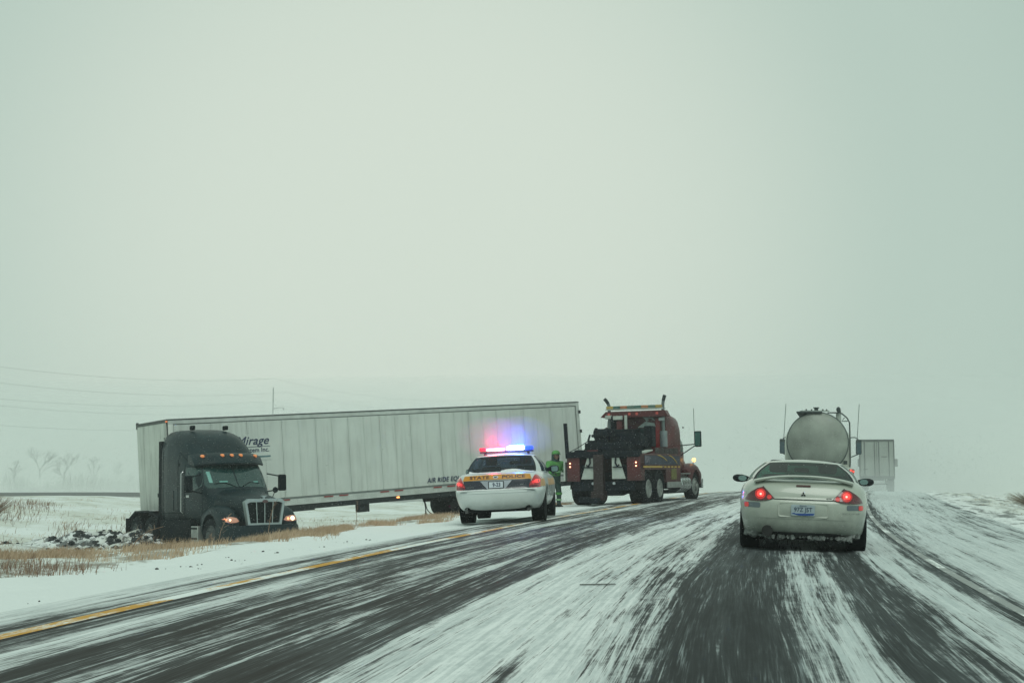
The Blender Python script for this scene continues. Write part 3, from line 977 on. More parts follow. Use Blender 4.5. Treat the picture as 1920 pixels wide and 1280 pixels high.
    patch(B, 'rear', rrect(-.098, .898, .098, .925, .012), .008, .012, .04).part('high_brake_lamp', mat('dark_red_lens', (0.06, .01, .012), .2, coat=.5), c, smooth=True)
    E_ = MB()
    for k in range(3):
        a0 = R(90 + 120 * k); w_ = .019; ln_ = .037
        cx, cz = .0, .795
        u = (math.cos(a0), math.sin(a0)); v = (-u[1], u[0])
        q = [(cx, cz), (cx + u[0] * ln_ * .5 + v[0] * w_ * .62, cz + u[1] * ln_ * .5 + v[1] * w_ * .62), (cx + u[0] * ln_, cz + u[1] * ln_), (cx + u[0] * ln_ * .5 - v[0] * w_ * .62, cz + u[1] * ln_ * .5 - v[1] * w_ * .62)]
        r_ = patch(B, 'rear', q, .012, .01, .05); E_.add(r_.v, r_.f)
    E_.part('badge', M['black'], c)
    text_on(B, 'rear', 'GTS', .016, .305, .738, width=.07, off=.006, bold=.001).part('trim_lettering', M['black'], c)
    text_on(B, 'rear', 'ECLIPSE', .020, .52, .538, width=.24, off=.006).part('model_lettering', mat('grey_lettering', (0.2, .22, .2), .5), c)
    # plate recess and plate
    rec = mat('recess_white_paint', (0.46, 0.49, 0.43), 0.4, var=.1)
    fr = MB()
    o_ = rrect(-.335, .478, .335, .672, .035, 4); i_ = rrect(-.315, .498, .315, .652, .025, 4)
    V = [proj(B, 'rear', p[0], p[1], .012) for p in o_] + [proj(B, 'rear', p[0], p[1], .002) for p in i_] + [proj(B, 'rear', p[0], p[1], -.0) for p in o_]
    n = len(o_)
    fr.add(V, [(i, (i + 1) % n, n + (i + 1) % n, n + i) for i in range(n)] + [(i, (i + 1) % n, 2 * n + (i + 1) % n, 2 * n + i) for i in range(n)])
    fr.part('plate_recess', rec, c, smooth=True)
    plate_m = mat('licence_plate_face', (0.36, 0.44, 0.48), 0.5, var=.1, vscale=20)
    pl = patch(B, 'rear', rrect(-.16, .502, .155, .652, .012), .022, .012, .08).part('licence_plate', plate_m, c)
    Bp = bvh_of(pl)
    patch(Bp, 'rear', [(-.158, .504), (.153, .504), (.153, .538), (-.158, .530)], .002, .002, .08).part('plate_band', mat('plate_blue', (0.02, .07, .28), .5), pl)
    text_on(Bp, 'rear', '97Z JST', .058, -.12, .558, width=.24, off=.004, bold=.0006).part('plate_lettering', M['ink_blue'], pl)
    text_on(Bp, 'rear', 'Illinois', .022, -.045, .626, width=.09, off=.004).part('plate_heading', M['ink_blue'], pl)
    # bumper crease and dark valance
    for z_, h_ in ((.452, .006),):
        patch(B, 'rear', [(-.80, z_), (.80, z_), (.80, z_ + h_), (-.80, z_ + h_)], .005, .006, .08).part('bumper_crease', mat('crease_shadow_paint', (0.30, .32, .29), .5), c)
    patch(B, 'rear', [(-.52, .19), (.50, .19), (.56, .235), (.44, .262), (-.44, .262), (-.60, .235)], .008, .02, .06).part('lower_valance', mat('grimy_black_valance', (0.03, .034, .034), .8, var=.4), c, smooth=True)
    # exhaust
    ex = MB().lathe([(-.005, .068), (-.02, .075), (.12, .075)], (-.475, .03, .275), 'Y', 24); ex.lathe([(-.02, .075), (-.01, .06), (.12, .058), (.121, .0)], (-.475, .03, .275), 'Y', 24)
    ex.part('exhaust_tip', mat('sooty_steel', (0.03, .03, .03), .5, metal=.5), c, smooth=True)
    # snow crust hanging under the bumper
    sc = MB(); rr = random.Random(4)
    for k in range(70):
        x = rr.uniform(-.78, .78); s_ = rr.uniform(.012, .035) * (1.7 if abs(x) > .6 else 1)
        p = proj(B, 'rear', x, .25, .0)
        sc.box((x, p.y + rr.uniform(.0, .06), .205 - s_ * .35 + (.04 if abs(x) > .62 else 0)), (s_ * 1.6, s_, s_ * rr.uniform(1, 2.2)), rot=(rr.uniform(-30, 30), rr.uniform(-30, 30), rr.uniform(0, 90)))
    sc.part('ice_crust', mat('dirty_ice', (0.22, .24, .23), .7, var=.5, vscale=30), c)['kind'] = 'stuff'
    # mirrors, aerial
    for s in (-1, 1):
        rings = []
        for k, (x, hw, hh, yy) in enumerate(((.79, .03, .02, 2.88), (.86, .05, .045, 2.85), (.93, .075, .062, 2.82), (1.01, .075, .060, 2.82), (1.055, .055, .042, 2.83), (1.075, .02, .015, 2.84))):
            rings.append([(s * x, yy + hw * math.cos(a), .965 + .01 * k / 5 + hh * math.sin(a)) for a in [2 * math.pi * i / 16 for i in range(16)]])
        mi = MB().loft(rings).part('wing_mirror', M['black'], c, smooth=True)
        MB().prism([(s * .92 + .065 * math.cos(a), .972 + .045 * math.sin(a)) for a in [2 * math.pi * i / 14 for i in range(14)]], .01, 'Y', 2.74).part('mirror_glass', M['mirror_glass'], mi)
    # door and filler details on the flanks
    for s in ('left', 'right'):
        for (a, b) in (((1.85, .93), (1.80, .45)), ((1.80, .45), (2.0, .26)), ((2.95, .92), (3.0, .30))):
            d = Vector((b[0] - a[0], b[1] - a[1])).normalized(); n = Vector((-d.y, d.x)) * .005
            patch(B, s, [(a[0] - n.x, a[1] - n.y), (b[0] - n.x, b[1] - n.y), (b[0] + n.x, b[1] + n.y), (a[0] + n.x, a[1] + n.y)], .003, .005, .1).part('door_seam', M['black'], c)
    return c
build_coupe()
# ------------------------------------------------------------------ state police sedan on the left shoulder
def build_police():
    X0, Y0 = -.30, 29.0
    c = thing('police_car', 'white state police sedan with red and blue roof lights on, parked on the left shoulder', 'police car',
              (X0, Y0, on_road(X0, Y0, .055)), yaw=5.6, roll=-2.6)
    paint = mat('police_white_paint', (0.62, 0.67, 0.66), 0.28, coat=0.5, var=0.05, vscale=2, dirt=(0.28, 0.31, 0.29), dirt_top=.28, dirt_soft=.28, dirt_amt=.7)
    gl = glass('police_dark_glass', (0.30, 0.38, 0.48), opacity=.02, film=(.3, .35, .45))
    K = [(.24, .84, .16, 5.2), (.30, .89, .06, 5.3), (.42, .94, .01, 5.38), (.56, .972, .0, 5.38), (.64, .985, .015, 5.36), (.672, .985, .07, 5.34), (.70, .985, .09, 5.32),
         (.80, .978, .11, 5.2), (.88, .955, .14, 4.9), (.95, .90, .17, 4.45), (.985, .865, .20, 4.2), (1.0, .85, .28, 4.15), (1.02, .83, .75, 4.1)]
    zs = [.24, .26, .30, .36, .42, .48, .54, .60, .64, .655, .672, .69, .72, .76, .80, .84, .88, .91, .94, .96, .975, .985, .993, 1.0, 1.02]
    body = waterline_body(K, zs, nr=7.5, nf=5, bow=.11).part('body', paint, c, smooth=True)
    cutters = []
    for y in (1.28, 4.20):
        for s in (-1, 1): cutters.append(MB().cyl((s * .64, y, .345), (s * 1.2, y, .3453), .405, n=31))
    for s in (-1, 1): cutters.append(MB().cyl((s * .66, -.3, .235), (s * .66, .5, .235), .082, n=20))
    cut(body, cutters)
    for y in (1.28, 4.20):
        for s in (-1, 1):
            MB().lathe([(s * .64, .0), (s * .64, .40), (s * .93, .402)], (0, y, .345), n=28).part('wheel_well', M['under'], c)
            wheel(c, s * .80, y, .345, .235, s, .66, 'car')
    MB().box((0, 2.7, .25), (1.25, 4.6, .12)).box((0, .42, .29), (1.3, .5, .14)).part('underbody', M['under'], c)['kind'] = 'stuff'
    for s in (-1, 1):
        MB().cyl((s * .66, .05, .225), (s * .66, .6, .235), .035, n=12).part('exhaust_pipe', mat('exhaust_pipe_steel', (.1, .1, .1), .4, metal=.7), c, smooth=True)
    B = bvh_of(body)
    g = 'g'
    base = [(0, .98, 1.035, g), (.735, 1.12, 1.02, 's'), (.765, 1.16, 1.018, 'p'), (.84, 1.75, 1.01, g), (.87, 2.45, 1.0, 'p'), (.875, 2.55, 1.0, g), (.87, 3.75, .985, 'p'), (.80, 4.0, .98, g), (0, 4.22, 1.0, 'p')]
    top = [(0, 1.72, 1.415, g), (.585, 1.78, 1.395, 's'), (.61, 1.80, 1.393, 'p'), (.635, 2.0, 1.39, g), (.65, 2.45, 1.395, 'p'), (.65, 2.55, 1.395, g), (.63, 3.05, 1.385, 'p'), (.57, 3.15, 1.38, g), (0, 3.28, 1.40, 'p')]
    roof, gs = greenhouse(c, base, top, [(0, 'p'), (.03, 'g'), (.95, 'p'), (1.0, 'end')], paint, gl, {0: 'rear_window', 3: 'rear_door_window', 5: 'front_door_window', 7: 'windscreen'}, crown=.055, bulge=.04, lining=M['interior'])
    car_seats(c, (2.9,), (-.40, .40), zb=.55, h=.62)
    MB().box((0, 1.75, .92), (1.3, .14, .42), rot=(18, 0, 0)).part('rear_seat', M['interior'], c, smooth=True, bevel=.05)
    MB().box((0, 3.9, 1.0), (1.5, .35, .1)).part('dashboard', M['interior'], c, smooth=True, bevel=.03)
    MB().box((.12, 3.15, 1.24), (.26, .04, .08)).box((.38, 2.7, 1.27), (.07, .05, .15)).part('rear_view_mirror', M['black'], c, smooth=True, bevel=.02)['kind'] = 'stuff'
    # orange band with lettering
    orange = mat('orange_reflective_band', (0.62, 0.27, 0.03), .4, var=.08)
    band = patch(B, 'rear', [(-.74, .868), (-.70, .972), (-.3, .985), (0, .988), (.3, .985), (.70, .972), (.74, .868), (.3, .880), (0, .882), (-.3, .880)], .014, .016, .035).part('orange_band', orange, c, smooth=True)
    Bb = bvh_of(band)
    brown = mat('dark_brown_lettering', (0.06, 0.02, 0.03), .5)
    text_on(Bb, 'rear', 'STATE', .058, -.585, .904, width=.43, off=.004, bold=.0035).part('band_lettering', brown, band)
    text_on(Bb, 'rear', 'POLICE', .058, .115, .904, width=.49, off=.004, bold=.0035).part('band_lettering', brown, band)
    em = patch(Bb, 'rear', circle(-.02, .932, .058, 18, .03), .003, .003, .03).part('emblem', mat('emblem_white', (.6, .62, .66), .5), band)
    Be = bvh_of(em)
    text_on(Be, 'rear', 'ISP', .026, -.052, .920, width=.064, off=.003, bold=.0035).part('emblem_lettering', M['ink_blue'], em)
    # dark applique between the lamps, licence plate on its pale pocket
    patch(B, 'rear', [(-.735, .682), (-.72, .864), (.72, .864), (.735, .682)], .008, .01, .07).part('rear_panel', mat('navy_gloss_panel', (0.012, 0.014, 0.03), .2, coat=.6), c, smooth=True)
    Bq = bvh_of(body, [o for o in c.children if o.name.startswith('rear_panel')][0])
    patch(Bq, 'rear', [(-.20, .682), (-.355, .855), (.325, .855), (.18, .682)], .006, .006, .06).part('plate_pocket', mat('pocket_pale_plastic', (0.36, 0.39, 0.44), .4, var=.15), c)
    Bq = bvh_of(*[o for o in c.children if o.name.startswith('plate_pocket')])
    fr = patch(Bq, 'rear', rrect(-.18, .694, .155, .845, .012), .012, .01, .08).part('plate_frame', M['black'], c)
    pl = patch(bvh_of(fr), 'rear', rrect(-.162, .706, .137, .832, .01), .004, .003, .08).part('licence_plate', mat('police_plate_face', (0.55, 0.60, 0.66), .5), fr)
    text_on(bvh_of(pl), 'rear', '9-23', .075, -.085, .735, width=.165, off=.004, bold=.004).part('plate_lettering', M['ink_blue'], pl)
    text_on(Bq if False else bvh_of(*[o for o in c.children if o.name.startswith('rear_panel')]), 'rear', 'CROWN VICTORIA', .018, -.66, .722, width=.17, off=.004).part('model_lettering', M['alu'], c)
    text_on(bvh_of(*[o for o in c.children if o.name.startswith('rear_panel')]), 'rear', 'P71', .018, .50, .745, width=.06, off=.004).part('trim_lettering', M['alu'], c)
    # tail lamps
    L = [(-.955, .690), (-.965, .78), (-.955, .85), (-.90, .915), (-.835, .955), (-.80, .955), (-.76, .88), (-.715, .80), (-.69, .745), (-.685, .690), (-.80, .684)]
    lens = mat('ruby_lens', (0.33, 0.012, 0.018), .12, coat=.8, var=.35, vscale=12, emit=(1, .02, .03), estr=.10)
    low = mat('dark_ruby_lens', (0.10, 0.004, 0.02), .12, coat=.8)
    lit = mat('lit_tail_lamp', (.8, .05, .05), .3, emit=(1.0, .07, .07), estr=1.0)
    for s, O in ((-1, L), (1, mirror_outline(L))):
        ln = patch(B, 'rear', O, .016, .04, .04, .012).part('tail_lamp', lens, c, smooth=True)
        Bl = bvh_of(ln)
        patch(Bl, 'rear', circle(s * .845, .815, .058, 12, .04), .003, .004, .02).part('bulb', lit, ln, smooth=True)
        patch(Bl, 'rear', circle(s * .775, .795, .032, 12, .03), .003, .004, .02).part('reflector', mat('lit_tail_reflector', (.6, .03, .04), .3, emit=(1.0, .04, .05), estr=.5), ln, smooth=True)
        o_ = [(-.955, .692), (-.955, .735), (-.70, .735), (-.69, .692)]
        patch(Bl, 'rear', o_ if s < 0 else mirror_outline(o_), .003, .004, .04).part('lower_lens', low, ln, smooth=True)
    # bumper lines and pads, trunk seam
    patch(B, 'rear', [(-.90, .588), (.90, .588), (.90, .594), (-.90, .594)], .003, .004, .09).part('bumper_crease', mat('bumper_groove', (.28, .31, .32), .6), c)
    for s in (-1, 1):
        a, b = sorted((s * .80, s * .64))
        patch(B, 'rear', rrect(a, .612, b, .626, .006), .004, .006, .06).part('bumper_pad', mat('grey_rubber_pad', (.22, .25, .27), .7), c)
    # snow lying on deck, bumper top and window foot
    rr = random.Random(3)
    def drift(pts, zoff, name):
        mb = MB(); rings = []
        for (x, y, z, w_, h_) in pts:
            rings.append([(x, y - w_, z - .01), (x, y - w_ * .6, z + h_ * .7), (x, y, z + h_), (x, y + w_ * .7, z + h_ * .6), (x, y + w_, z - .01)])
        mb.loft(rings).part(name, M['snow_cake'], c, smooth=True)
    pts = []
    for i in range(40):
        x = -.70 + 1.42 * i / 39
        hh = .008 + .055 * max(0, math.sin((x + .15) * 4.0)) ** 1.5 * (x > 0) + .03 * math.exp(-((x + .70) / .07) ** 2) + rr.uniform(0, .006)
        pts.append((x, 1.0 + .14 * (x / .73) ** 2 - .03, 1.03, .09, hh))
    drift(pts, 0, 'window_snow')
    pts = []
    for i in range(40):
        x = -.86 + 1.72 * i / 39
        pts.append((x, .06 + .12 * abs(x / .98) ** 3, .666, .03, .007 + rr.uniform(0, .012)))
    drift(pts, 0, 'bumper_snow')
    # side trim: band on the door, dark rocker grime, door seams, badge band
    patch(B, 'right', [(.25, .70), (.25, .86), (.86, .86), (.92, .70)], .006, .006, .06).part('side_band', mat('faded_orange_band', (0.62, 0.36, 0.16), .5, var=.3), c)
    patch(B, 'right', [(1.75, .70), (1.75, .86), (3.70, .86), (3.70, .70)], .006, .006, .1).part('side_band', mat('faded_orange_band', (0.62, 0.36, 0.16), .5, var=.3), c)
    for s in ('left', 'right'):
        for yy in (1.95, 2.62, 3.78):
            patch(B, s, [(yy - .006, .34), (yy - .006, .97), (yy + .006, .97), (yy + .006, .34)], .003, .005, .1).part('door_seam', M['black'], c)
        patch(B, s, [(1.75, .50), (1.75, .545), (3.75, .545), (3.75, .50)], .012, .014, .1).part('door_moulding', paint, c)
        for yy in (2.08, 2.78):
            patch(B, s, rrect(yy, .83, yy + .16, .865, .012), .014, .016, .05).part('door_handle', paint, c, smooth=True)
    # mirrors
    for s in (-1, 1):
        rings = []
        for k, (x, hw, hh) in enumerate(((.84, .04, .035), (.90, .06, .055), (.93, .085, .082), (1.04, .085, .085), (1.09, .07, .068), (1.11, .03, .03))):
            rings.append([(s * x, 3.62 + hw * math.cos(a), 1.06 + hh * max(-1, min(1, 1.3 * math.sin(a)))) for a in [2 * math.pi * i / 16 for i in range(16)]])
        mi = MB().loft(rings).part('wing_mirror', M['black'], c, smooth=True)
        MB().prism(rrect(s * 1.015 - .075, 1.0, s * 1.015 + .075, 1.12, .03), .012, 'Y', 3.525).part('mirror_glass', M['mirror_glass'], mi)
    # roof light bar
    zr_ = 1.475
    bar = MB().box((0, 2.55, zr_ + .02), (1.22, .26, .035)).box((-.5, 2.55, zr_ - .02), (.05, .2, .08)).box((.5, 2.55, zr_ - .02), (.05, .2, .08)).part('light_bar', M['black'], c, bevel=.006)
    red = mat('beacon_lit_red', (.8, .1, .1), .3, emit=(1.0, .03, .06), estr=9)
    blue = mat('beacon_lit_blue', (.1, .15, .8), .3, emit=(.03, .12, 1.0), estr=12)
    whr = mat('beacon_core_pink', (.9, .8, .8), .3, emit=(1.0, .36, .40), estr=7)
    whb = mat('beacon_core_white', (.8, .85, .9), .3, emit=(.45, .62, 1.0), estr=8)
    dr = mat('beacon_dim_red', (.25, .01, .03), .2, coat=.6, emit=(1, .02, .06), estr=.8); db = mat('beacon_dim_blue', (.01, .05, .35), .2, coat=.6, emit=(.01, .10, 1), estr=.9)
    MB().box((-.55, 2.55, zr_ + .09), (.16, .24, .09)).part('lens', dr, bar, smooth=True, bevel=.03, label='dim glowing red end lens')  # weak glow given to the end lens by emission
    MB().box((.52, 2.55, zr_ + .09), (.20, .24, .10)).part('lens', db, bar, smooth=True, bevel=.03, label='dim blue end lens')
    MB().box((-.235, 2.55, zr_ + .075), (.45, .22, .05)).part('lens', whr, bar, smooth=True, bevel=.022, label='bright pinkish red lens')
    MB().box((.205, 2.55, zr_ + .10), (.40, .24, .105)).part('lens', whb, bar, smooth=True, bevel=.045, segs=3, label='bright blue-white lens')
    MB().box((-.25, 2.55, zr_ + .118), (.40, .2, .02)).part('lens_top', red, bar, smooth=True, bevel=.008)
    MB().box((.24, 2.55, zr_ + .166), (.32, .2, .014)).part('lens_top', blue, bar, smooth=True, bevel=.006)
    MB().cyl((-.02, 2.42, zr_ + .04), (-.02, 2.42, zr_ + .10), .02, n=10).part('aerial_base', M['alu'], bar)
    for nm, x, col, e_ in (('beacon_red', -.32, (1, .03, .09), 26), ('beacon_blue', .30, (.02, .11, 1), 62)):
        ld = bpy.data.lights.new(nm, 'POINT'); ld.energy = e_; ld.color = col; ld.shadow_soft_size = .1; ld.specular_factor = .25
        lo = bpy.data.objects.new(nm, ld); COL.objects.link(lo); lo.parent = c; lo.location = (x, 2.36, zr_ + .26)
    # mist volumes added around the beacons to make their glow halos
    for nm, x, dens, lab in (('beacon_halo_mist', -.30, .12, 'mist added to give the red side of the roof lights a halo'), ('beacon_halo_mist', .28, .12, 'mist added to give the blue side of the roof lights a halo')):
        q = MB(); rings = []
        for k in range(1, 12):
            a = math.pi * k / 12
            rings.append([(.85 * math.sin(a) * math.cos(t), .7 * math.sin(a) * math.sin(t), .50 * math.cos(a)) for t in [2 * math.pi * i / 24 for i in range(24)]])
        q.loft(rings)
        m = bpy.data.materials.new('halo_mist'); m.use_nodes = True
        N, L = m.node_tree.nodes, m.node_tree.links; N.clear()
        o = N.new('ShaderNodeOutputMaterial'); v = N.new('ShaderNodeVolumePrincipled')
        v.inputs['Color'].default_value = (.97, .98, .98, 1); v.inputs['Density'].default_value = dens; v.inputs['Anisotropy'].default_value = .1
        L.new(v.outputs[0], o.inputs['Volume'])
        h = q.part(nm, m, None); h.location = c.matrix_basis @ Vector((x, 2.45, zr_ + .34))
        setp(h, lab, None, None, 'stuff')
    return c
build_police()
# ------------------------------------------------------------------ jackknifed semi: trailer across the ditch
def build_trailer():
    yaw = 233.8
    hx, hy = math.sin(R(yaw)), math.cos(R(yaw)); rx, ry_ = hy, -hx
    F = (-10.22, 41.75)
    c = thing('semi_trailer', 'long white box trailer lying slanted across the ditch behind the dark tractor', 'trailer',
              (F[0] + rx * 1.3, F[1] + ry_ * 1.3, -1.36), yaw=yaw, roll=2.2, pitch=-3.55)
    wht = mat('trailer_white_panel', (0.60, 0.65, 0.61), .5, streak=.26, var=.10, vscale=1.1, dirt=(.30, .31, .27), dirt_top=1.05, dirt_soft=.5, dirt_amt=.35)
    wht2 = mat('trailer_front_panel', (0.62, 0.66, 0.61), .5, streak=.55, var=.18, vscale=1.1, dirt=(.14, .15, .13), dirt_top=1.1, dirt_soft=.5, dirt_amt=.75)
    rail = mat('trailer_rail_alu', (0.56, 0.60, 0.57), .5, metal=.2, var=.2)
    seam = mat('panel_seam_grey', (0.22, .25, .24), .6)
    dark = mat('trailer_chassis', (0.015, .022, .024), .8, var=.4)
    L_, W, zb, zt = 16.15, 1.30, 1.08, 3.98
    core = MB().box((0, -L_ / 2, (zb + zt) / 2), (2 * W - .05, L_ - .06, zt - zb - .05)).part('box_core', seam, c)
    # side panels, one mesh shared by the alike ones
    n = 13; pw = (L_ - .34) / n
    for s in (-1, 1):
        for k in range(n):
            y = -.17 - pw * (k + .5)
            MB().box((s * (W - .012), y, (zb + zt) / 2 + .035), (.02, pw - .014, zt - zb - .42)).box((s * (W + .002), y, (zb + zt) / 2 + .035), (.012, .045, zt - zb - .42)).part('side_panel', wht, c)
        rv = MB()
        for k in range(n + 1):
            for j, dy in enumerate((-.045, .045)):
                y = -.17 - pw * k + dy
                if not (-L_ + .1 < y < -.1): continue
                for q in range(34): rv.box((s * (W + .001), y, zb + .26 + q * .075), (.008, .013, .016))
            if k < n:
                for q in range(34): rv.box((s * (W + .010), -.17 - pw * (k + .5), zb + .26 + q * .075), (.008, .013, .016))
        for q in range(200): 
            for zz in (.055, .11): rv.box((s * (W + .006), -.2 - q * .079, zb + zz + (.02 if q % 2 else 0)), (.01, .014, .014))
        r_ = rv.part('rivet_rows', seam, c); r_['kind'] = 'stuff'
        MB().box((s * (W - .005), -L_ / 2, zb + .08), (.03, L_, .19)).part('bottom_rail', rail, c)
        MB().box((s * (W - .003), -L_ / 2, zt - .07), (.03, L_, .15)).part('top_rail', rail, c)
        MB().box((s * (W + .008), -L_ / 2, zt - .012), (.03, L_ + .02, .03)).part('roof_edge', dark, c)
        MB().box((s * (W - .02), -.085, (zb + zt) / 2), (.06, .17, zt - zb - .02)).part('corner_post', mat('corner_post_alu', (.68, .70, .66), .4, metal=.3, var=.15), c, bevel=.03, smooth=True)
        MB().box((s * (W - .02), -L_ + .06, (zb + zt) / 2), (.07, .14, zt - zb)).part('rear_post', rail, c)
    MB().box((0, -L_ / 2, zt + .002), (2 * W - .02, L_, .03)).part('roof_sheet', mat('roof_sheet_snowy', (.45, .48, .46), .7), c)
    # front wall
    for k in range(5):
        w_ = (2 * W - .24) / 5
        MB().box((-W + .12 + w_ * (k + .5), .008, (zb + zt) / 2 + .02), (w_ - .016, .02, zt - zb - .2)).part('front_panel', wht2, c)
    MB().box((0, .012, zt - .04), (2 * W - .1, .03, .10)).part('front_top_rail', mat('dark_rail', (.07, .08, .075), .6), c)
    MB().box((0, .012, zb + .05), (2 * W - .1, .03, .14)).part('front_bottom_rail', dark, c)
    MB().box((W - .04, -.02, zt + .03), (.10, .05, .05)).box((W - .04, -.02, zt - .1), (.12, .05, .10)).part('corner_cap', dark, c)['kind'] = 'stuff'
    for x in (-.95, -.40):
        MB().box((x, .04, zb + .62), (.10, .05, .12)).part('air_coupling', dark, c)
    MB().box((-1.22, .02, zt - .06), (.10, .03, .05)).part('marker_lamp', M['lens_amber'], c)
    # rear doors
    for s in (-1, 1):
        MB().box((s * .62, -L_ - .015, (zb + zt) / 2), (1.2, .04, zt - zb - .2)).part('rear_door', wht, c, bevel=.008)
        for x in (.25, .85): MB().cyl((s * x, -L_ - .05, zb + .1), (s * x, -L_ - .05, zt - .1), .018, n=8).part('lock_rod', rail, c)
        for z_ in (zt - .38, zt - 1.1, zb + .9): MB().box((s * (W + .02), -L_ - .01, z_), (.07, .08, .12)).part('door_hinge', dark, c)
    # reflective tape dashes and side lamp
    tape = mat('red_reflective_tape', (.30, .05, .05), .5, var=.4, vscale=9)
    for k in range(8):
        for dy in (0, .56):
            y = -1.1 - k * 2.13 - dy
            if y > -L_ + .3: MB().box((-W - .026, y, zb + .165), (.006, .34, .045)).part('reflective_tape', tape, c)
    MB().box((-W - .02, -8.0, zb - .06), (.05, .09, .05), ).part('side_lamp', mat('lit_amber_marker', (.8, .4, .1), .3, emit=(1, .38, .12), estr=2.5), c)
    # chassis below
    MB().box((-W + .05, -L_ / 2, zb - .10), (.06, L_ - .1, .17)).box((W - .05, -L_ / 2, zb - .10), (.06, L_ - .1, .17)).box((0, -L_ / 2, zb - .06), (2 * W - .1, L_ - .1, .1)).part('chassis_frame', dark, c)['kind'] = 'stuff'
    MB().box((-W + .05, -4.2 + 2, zb - .20), (.05, 5.3, .06)).part('aero_rail', dark, c)
    MB().box((-W + .25, -6.75, zb - .30), (.30, .38, .3)).part('tool_box', dark, c, bevel=.02)
    for s in (-1, 1):
        MB().box((s * .95, -3.1, zb - .45), (.16, .16, .7)).box((s * .95, -3.1, zb - .82), (.32, .32, .05)).part('landing_leg', dark, c)['kind'] = 'stuff'
    # tandem, slid forward
    for y in (-11.4, -12.65):
        for s in (-1, 1):
            wheel(c, s * 1.02, y, .52, .46, s, .55, 'dual', z=.60, dirty=True)
        MB().cyl((-1.0, y, .60), (1.0, y, .60), .075, n=12).part('axle', dark, c)
    MB().box((-.55, -11.9, .86), (.10, 3.4, .26)).box((.55, -11.9, .86), (.10, 3.4, .26)).box((0, -10.5, .86), (1.2, .1, .2)).part('bogie_frame', dark, c)['kind'] = 'stuff'
    MB().box((-.8, -10.65, .50), (.6, .02, .62)).box((-.8, -13.5, .5), (.6, .02, .62)).part('mud_flap', M['black'], c)['kind'] = 'stuff'
    MB().prism([(-10.6, .12), (-10.85, .72), (-11.2, 1.0), (-11.6, 1.05), (-12.2, .9), (-12.2, .1)], .03, 'X', -1.28).part('splash_guard', dark, c)
    # hoses hanging in a loop ahead of the tandem
    for k in range(3):
        h = MB(); d = .12 * k
        pts = [(-.9, -9.2 - .05 * k, zb - .15), (-.95, -9.3, .75 - d), (-.95, -9.4 + .05 * k, .45 - d), (-.95, -9.7, .30 - d * .8), (-.9, -10.1, .36 - d), (-.8, -10.9, .32)]
        from mathutils.geometry import interpolate_bezier
        q = []
        for i in range(len(pts) - 1):
            a, b = Vector(pts[i]), Vector(pts[i + 1])
            t0 = (Vector(pts[i + 1]) - Vector(pts[max(0, i - 1)])) * .2; t1 = (Vector(pts[min(len(pts) - 1, i + 2)]) - a) * .2
            q += interpolate_bezier(a, a + t0, b - t1, b, 5)[:-1]
        h.tube(q, .016, 6).part('air_hose', M['black'], c, smooth=True)
    # lettering on the left side: seen from the left, +y is to the viewer's left
    def side_text(s_, size, y_left, z_, width=None, shear=.0, bold=0.0, mat_=None, name='side_lettering'):
        V, Fc = text_flat(s_, size, shear, bold)
        x0 = min(v[0] for v in V); w_ = max(v[0] for v in V) - x0; k = (width / w_) if width else 1
        MB().add([(-W - .024, y_left - (v[0] - x0) * k, z_ + v[1]) for v in V], Fc).part(name, mat_ or M['ink_blue'], c)
    MB().box((-W - .012, -2.76, 2.98), (.008, 1.25, .80)).part('sign_plate', wht, c)
    side_text('Mirage', .26, -2.20, 3.07, 1.14, .35, .007)
    side_text('System Inc.', .14, -2.40, 2.83, .92, .0, .004)
    MB().box((-W - .024, -2.76, 3.00), (.004, 1.2, .014)).part('sign_line', M['ink_blue'], c)
    MB().box((-W - .024, -2.76, 2.68), (.004, 1.2, .05)).part('sign_bar', mat('sign_bar_teal', (.10, .2, .22), .5), c)
    side_text('AIR RIDE EQUIPPED', .155, -9.2, 1.42, 2.0, .25, .006)
    for k, ch in enumerate('TR13G'):
        V, Fc = text_flat(ch, .15, 0, .006); x0 = min(v[0] for v in V)
        w_ = max(v[0] for v in V) - x0
        MB().add([(-1.02 - (v[0] - x0 - w_ / 2) * .85 - 0, .0225, 3.28 - k * .185 + v[1]) for v in V], Fc).part('unit_number', M['black'], c)
    return c
build_trailer()
# ------------------------------------------------------------------ the dark tractor, nose up on the bank of the ditch
def sec_ring(y, w, zb, zt, n=5, N=48, xc=0.0, ntop=None):
    out = []; zc, h = (zb + zt) / 2, (zt - zb) / 2
    for i in range(N):
        a = 2 * math.pi * i / N; c, s = math.cos(a), math.sin(a)
        m = (ntop or n) if s > 0 else n
        q = (abs(c) ** m + abs(s) ** m) ** (1 / m)
        out.append((xc + w * c / q, y, zc + h * s / q))
    return out

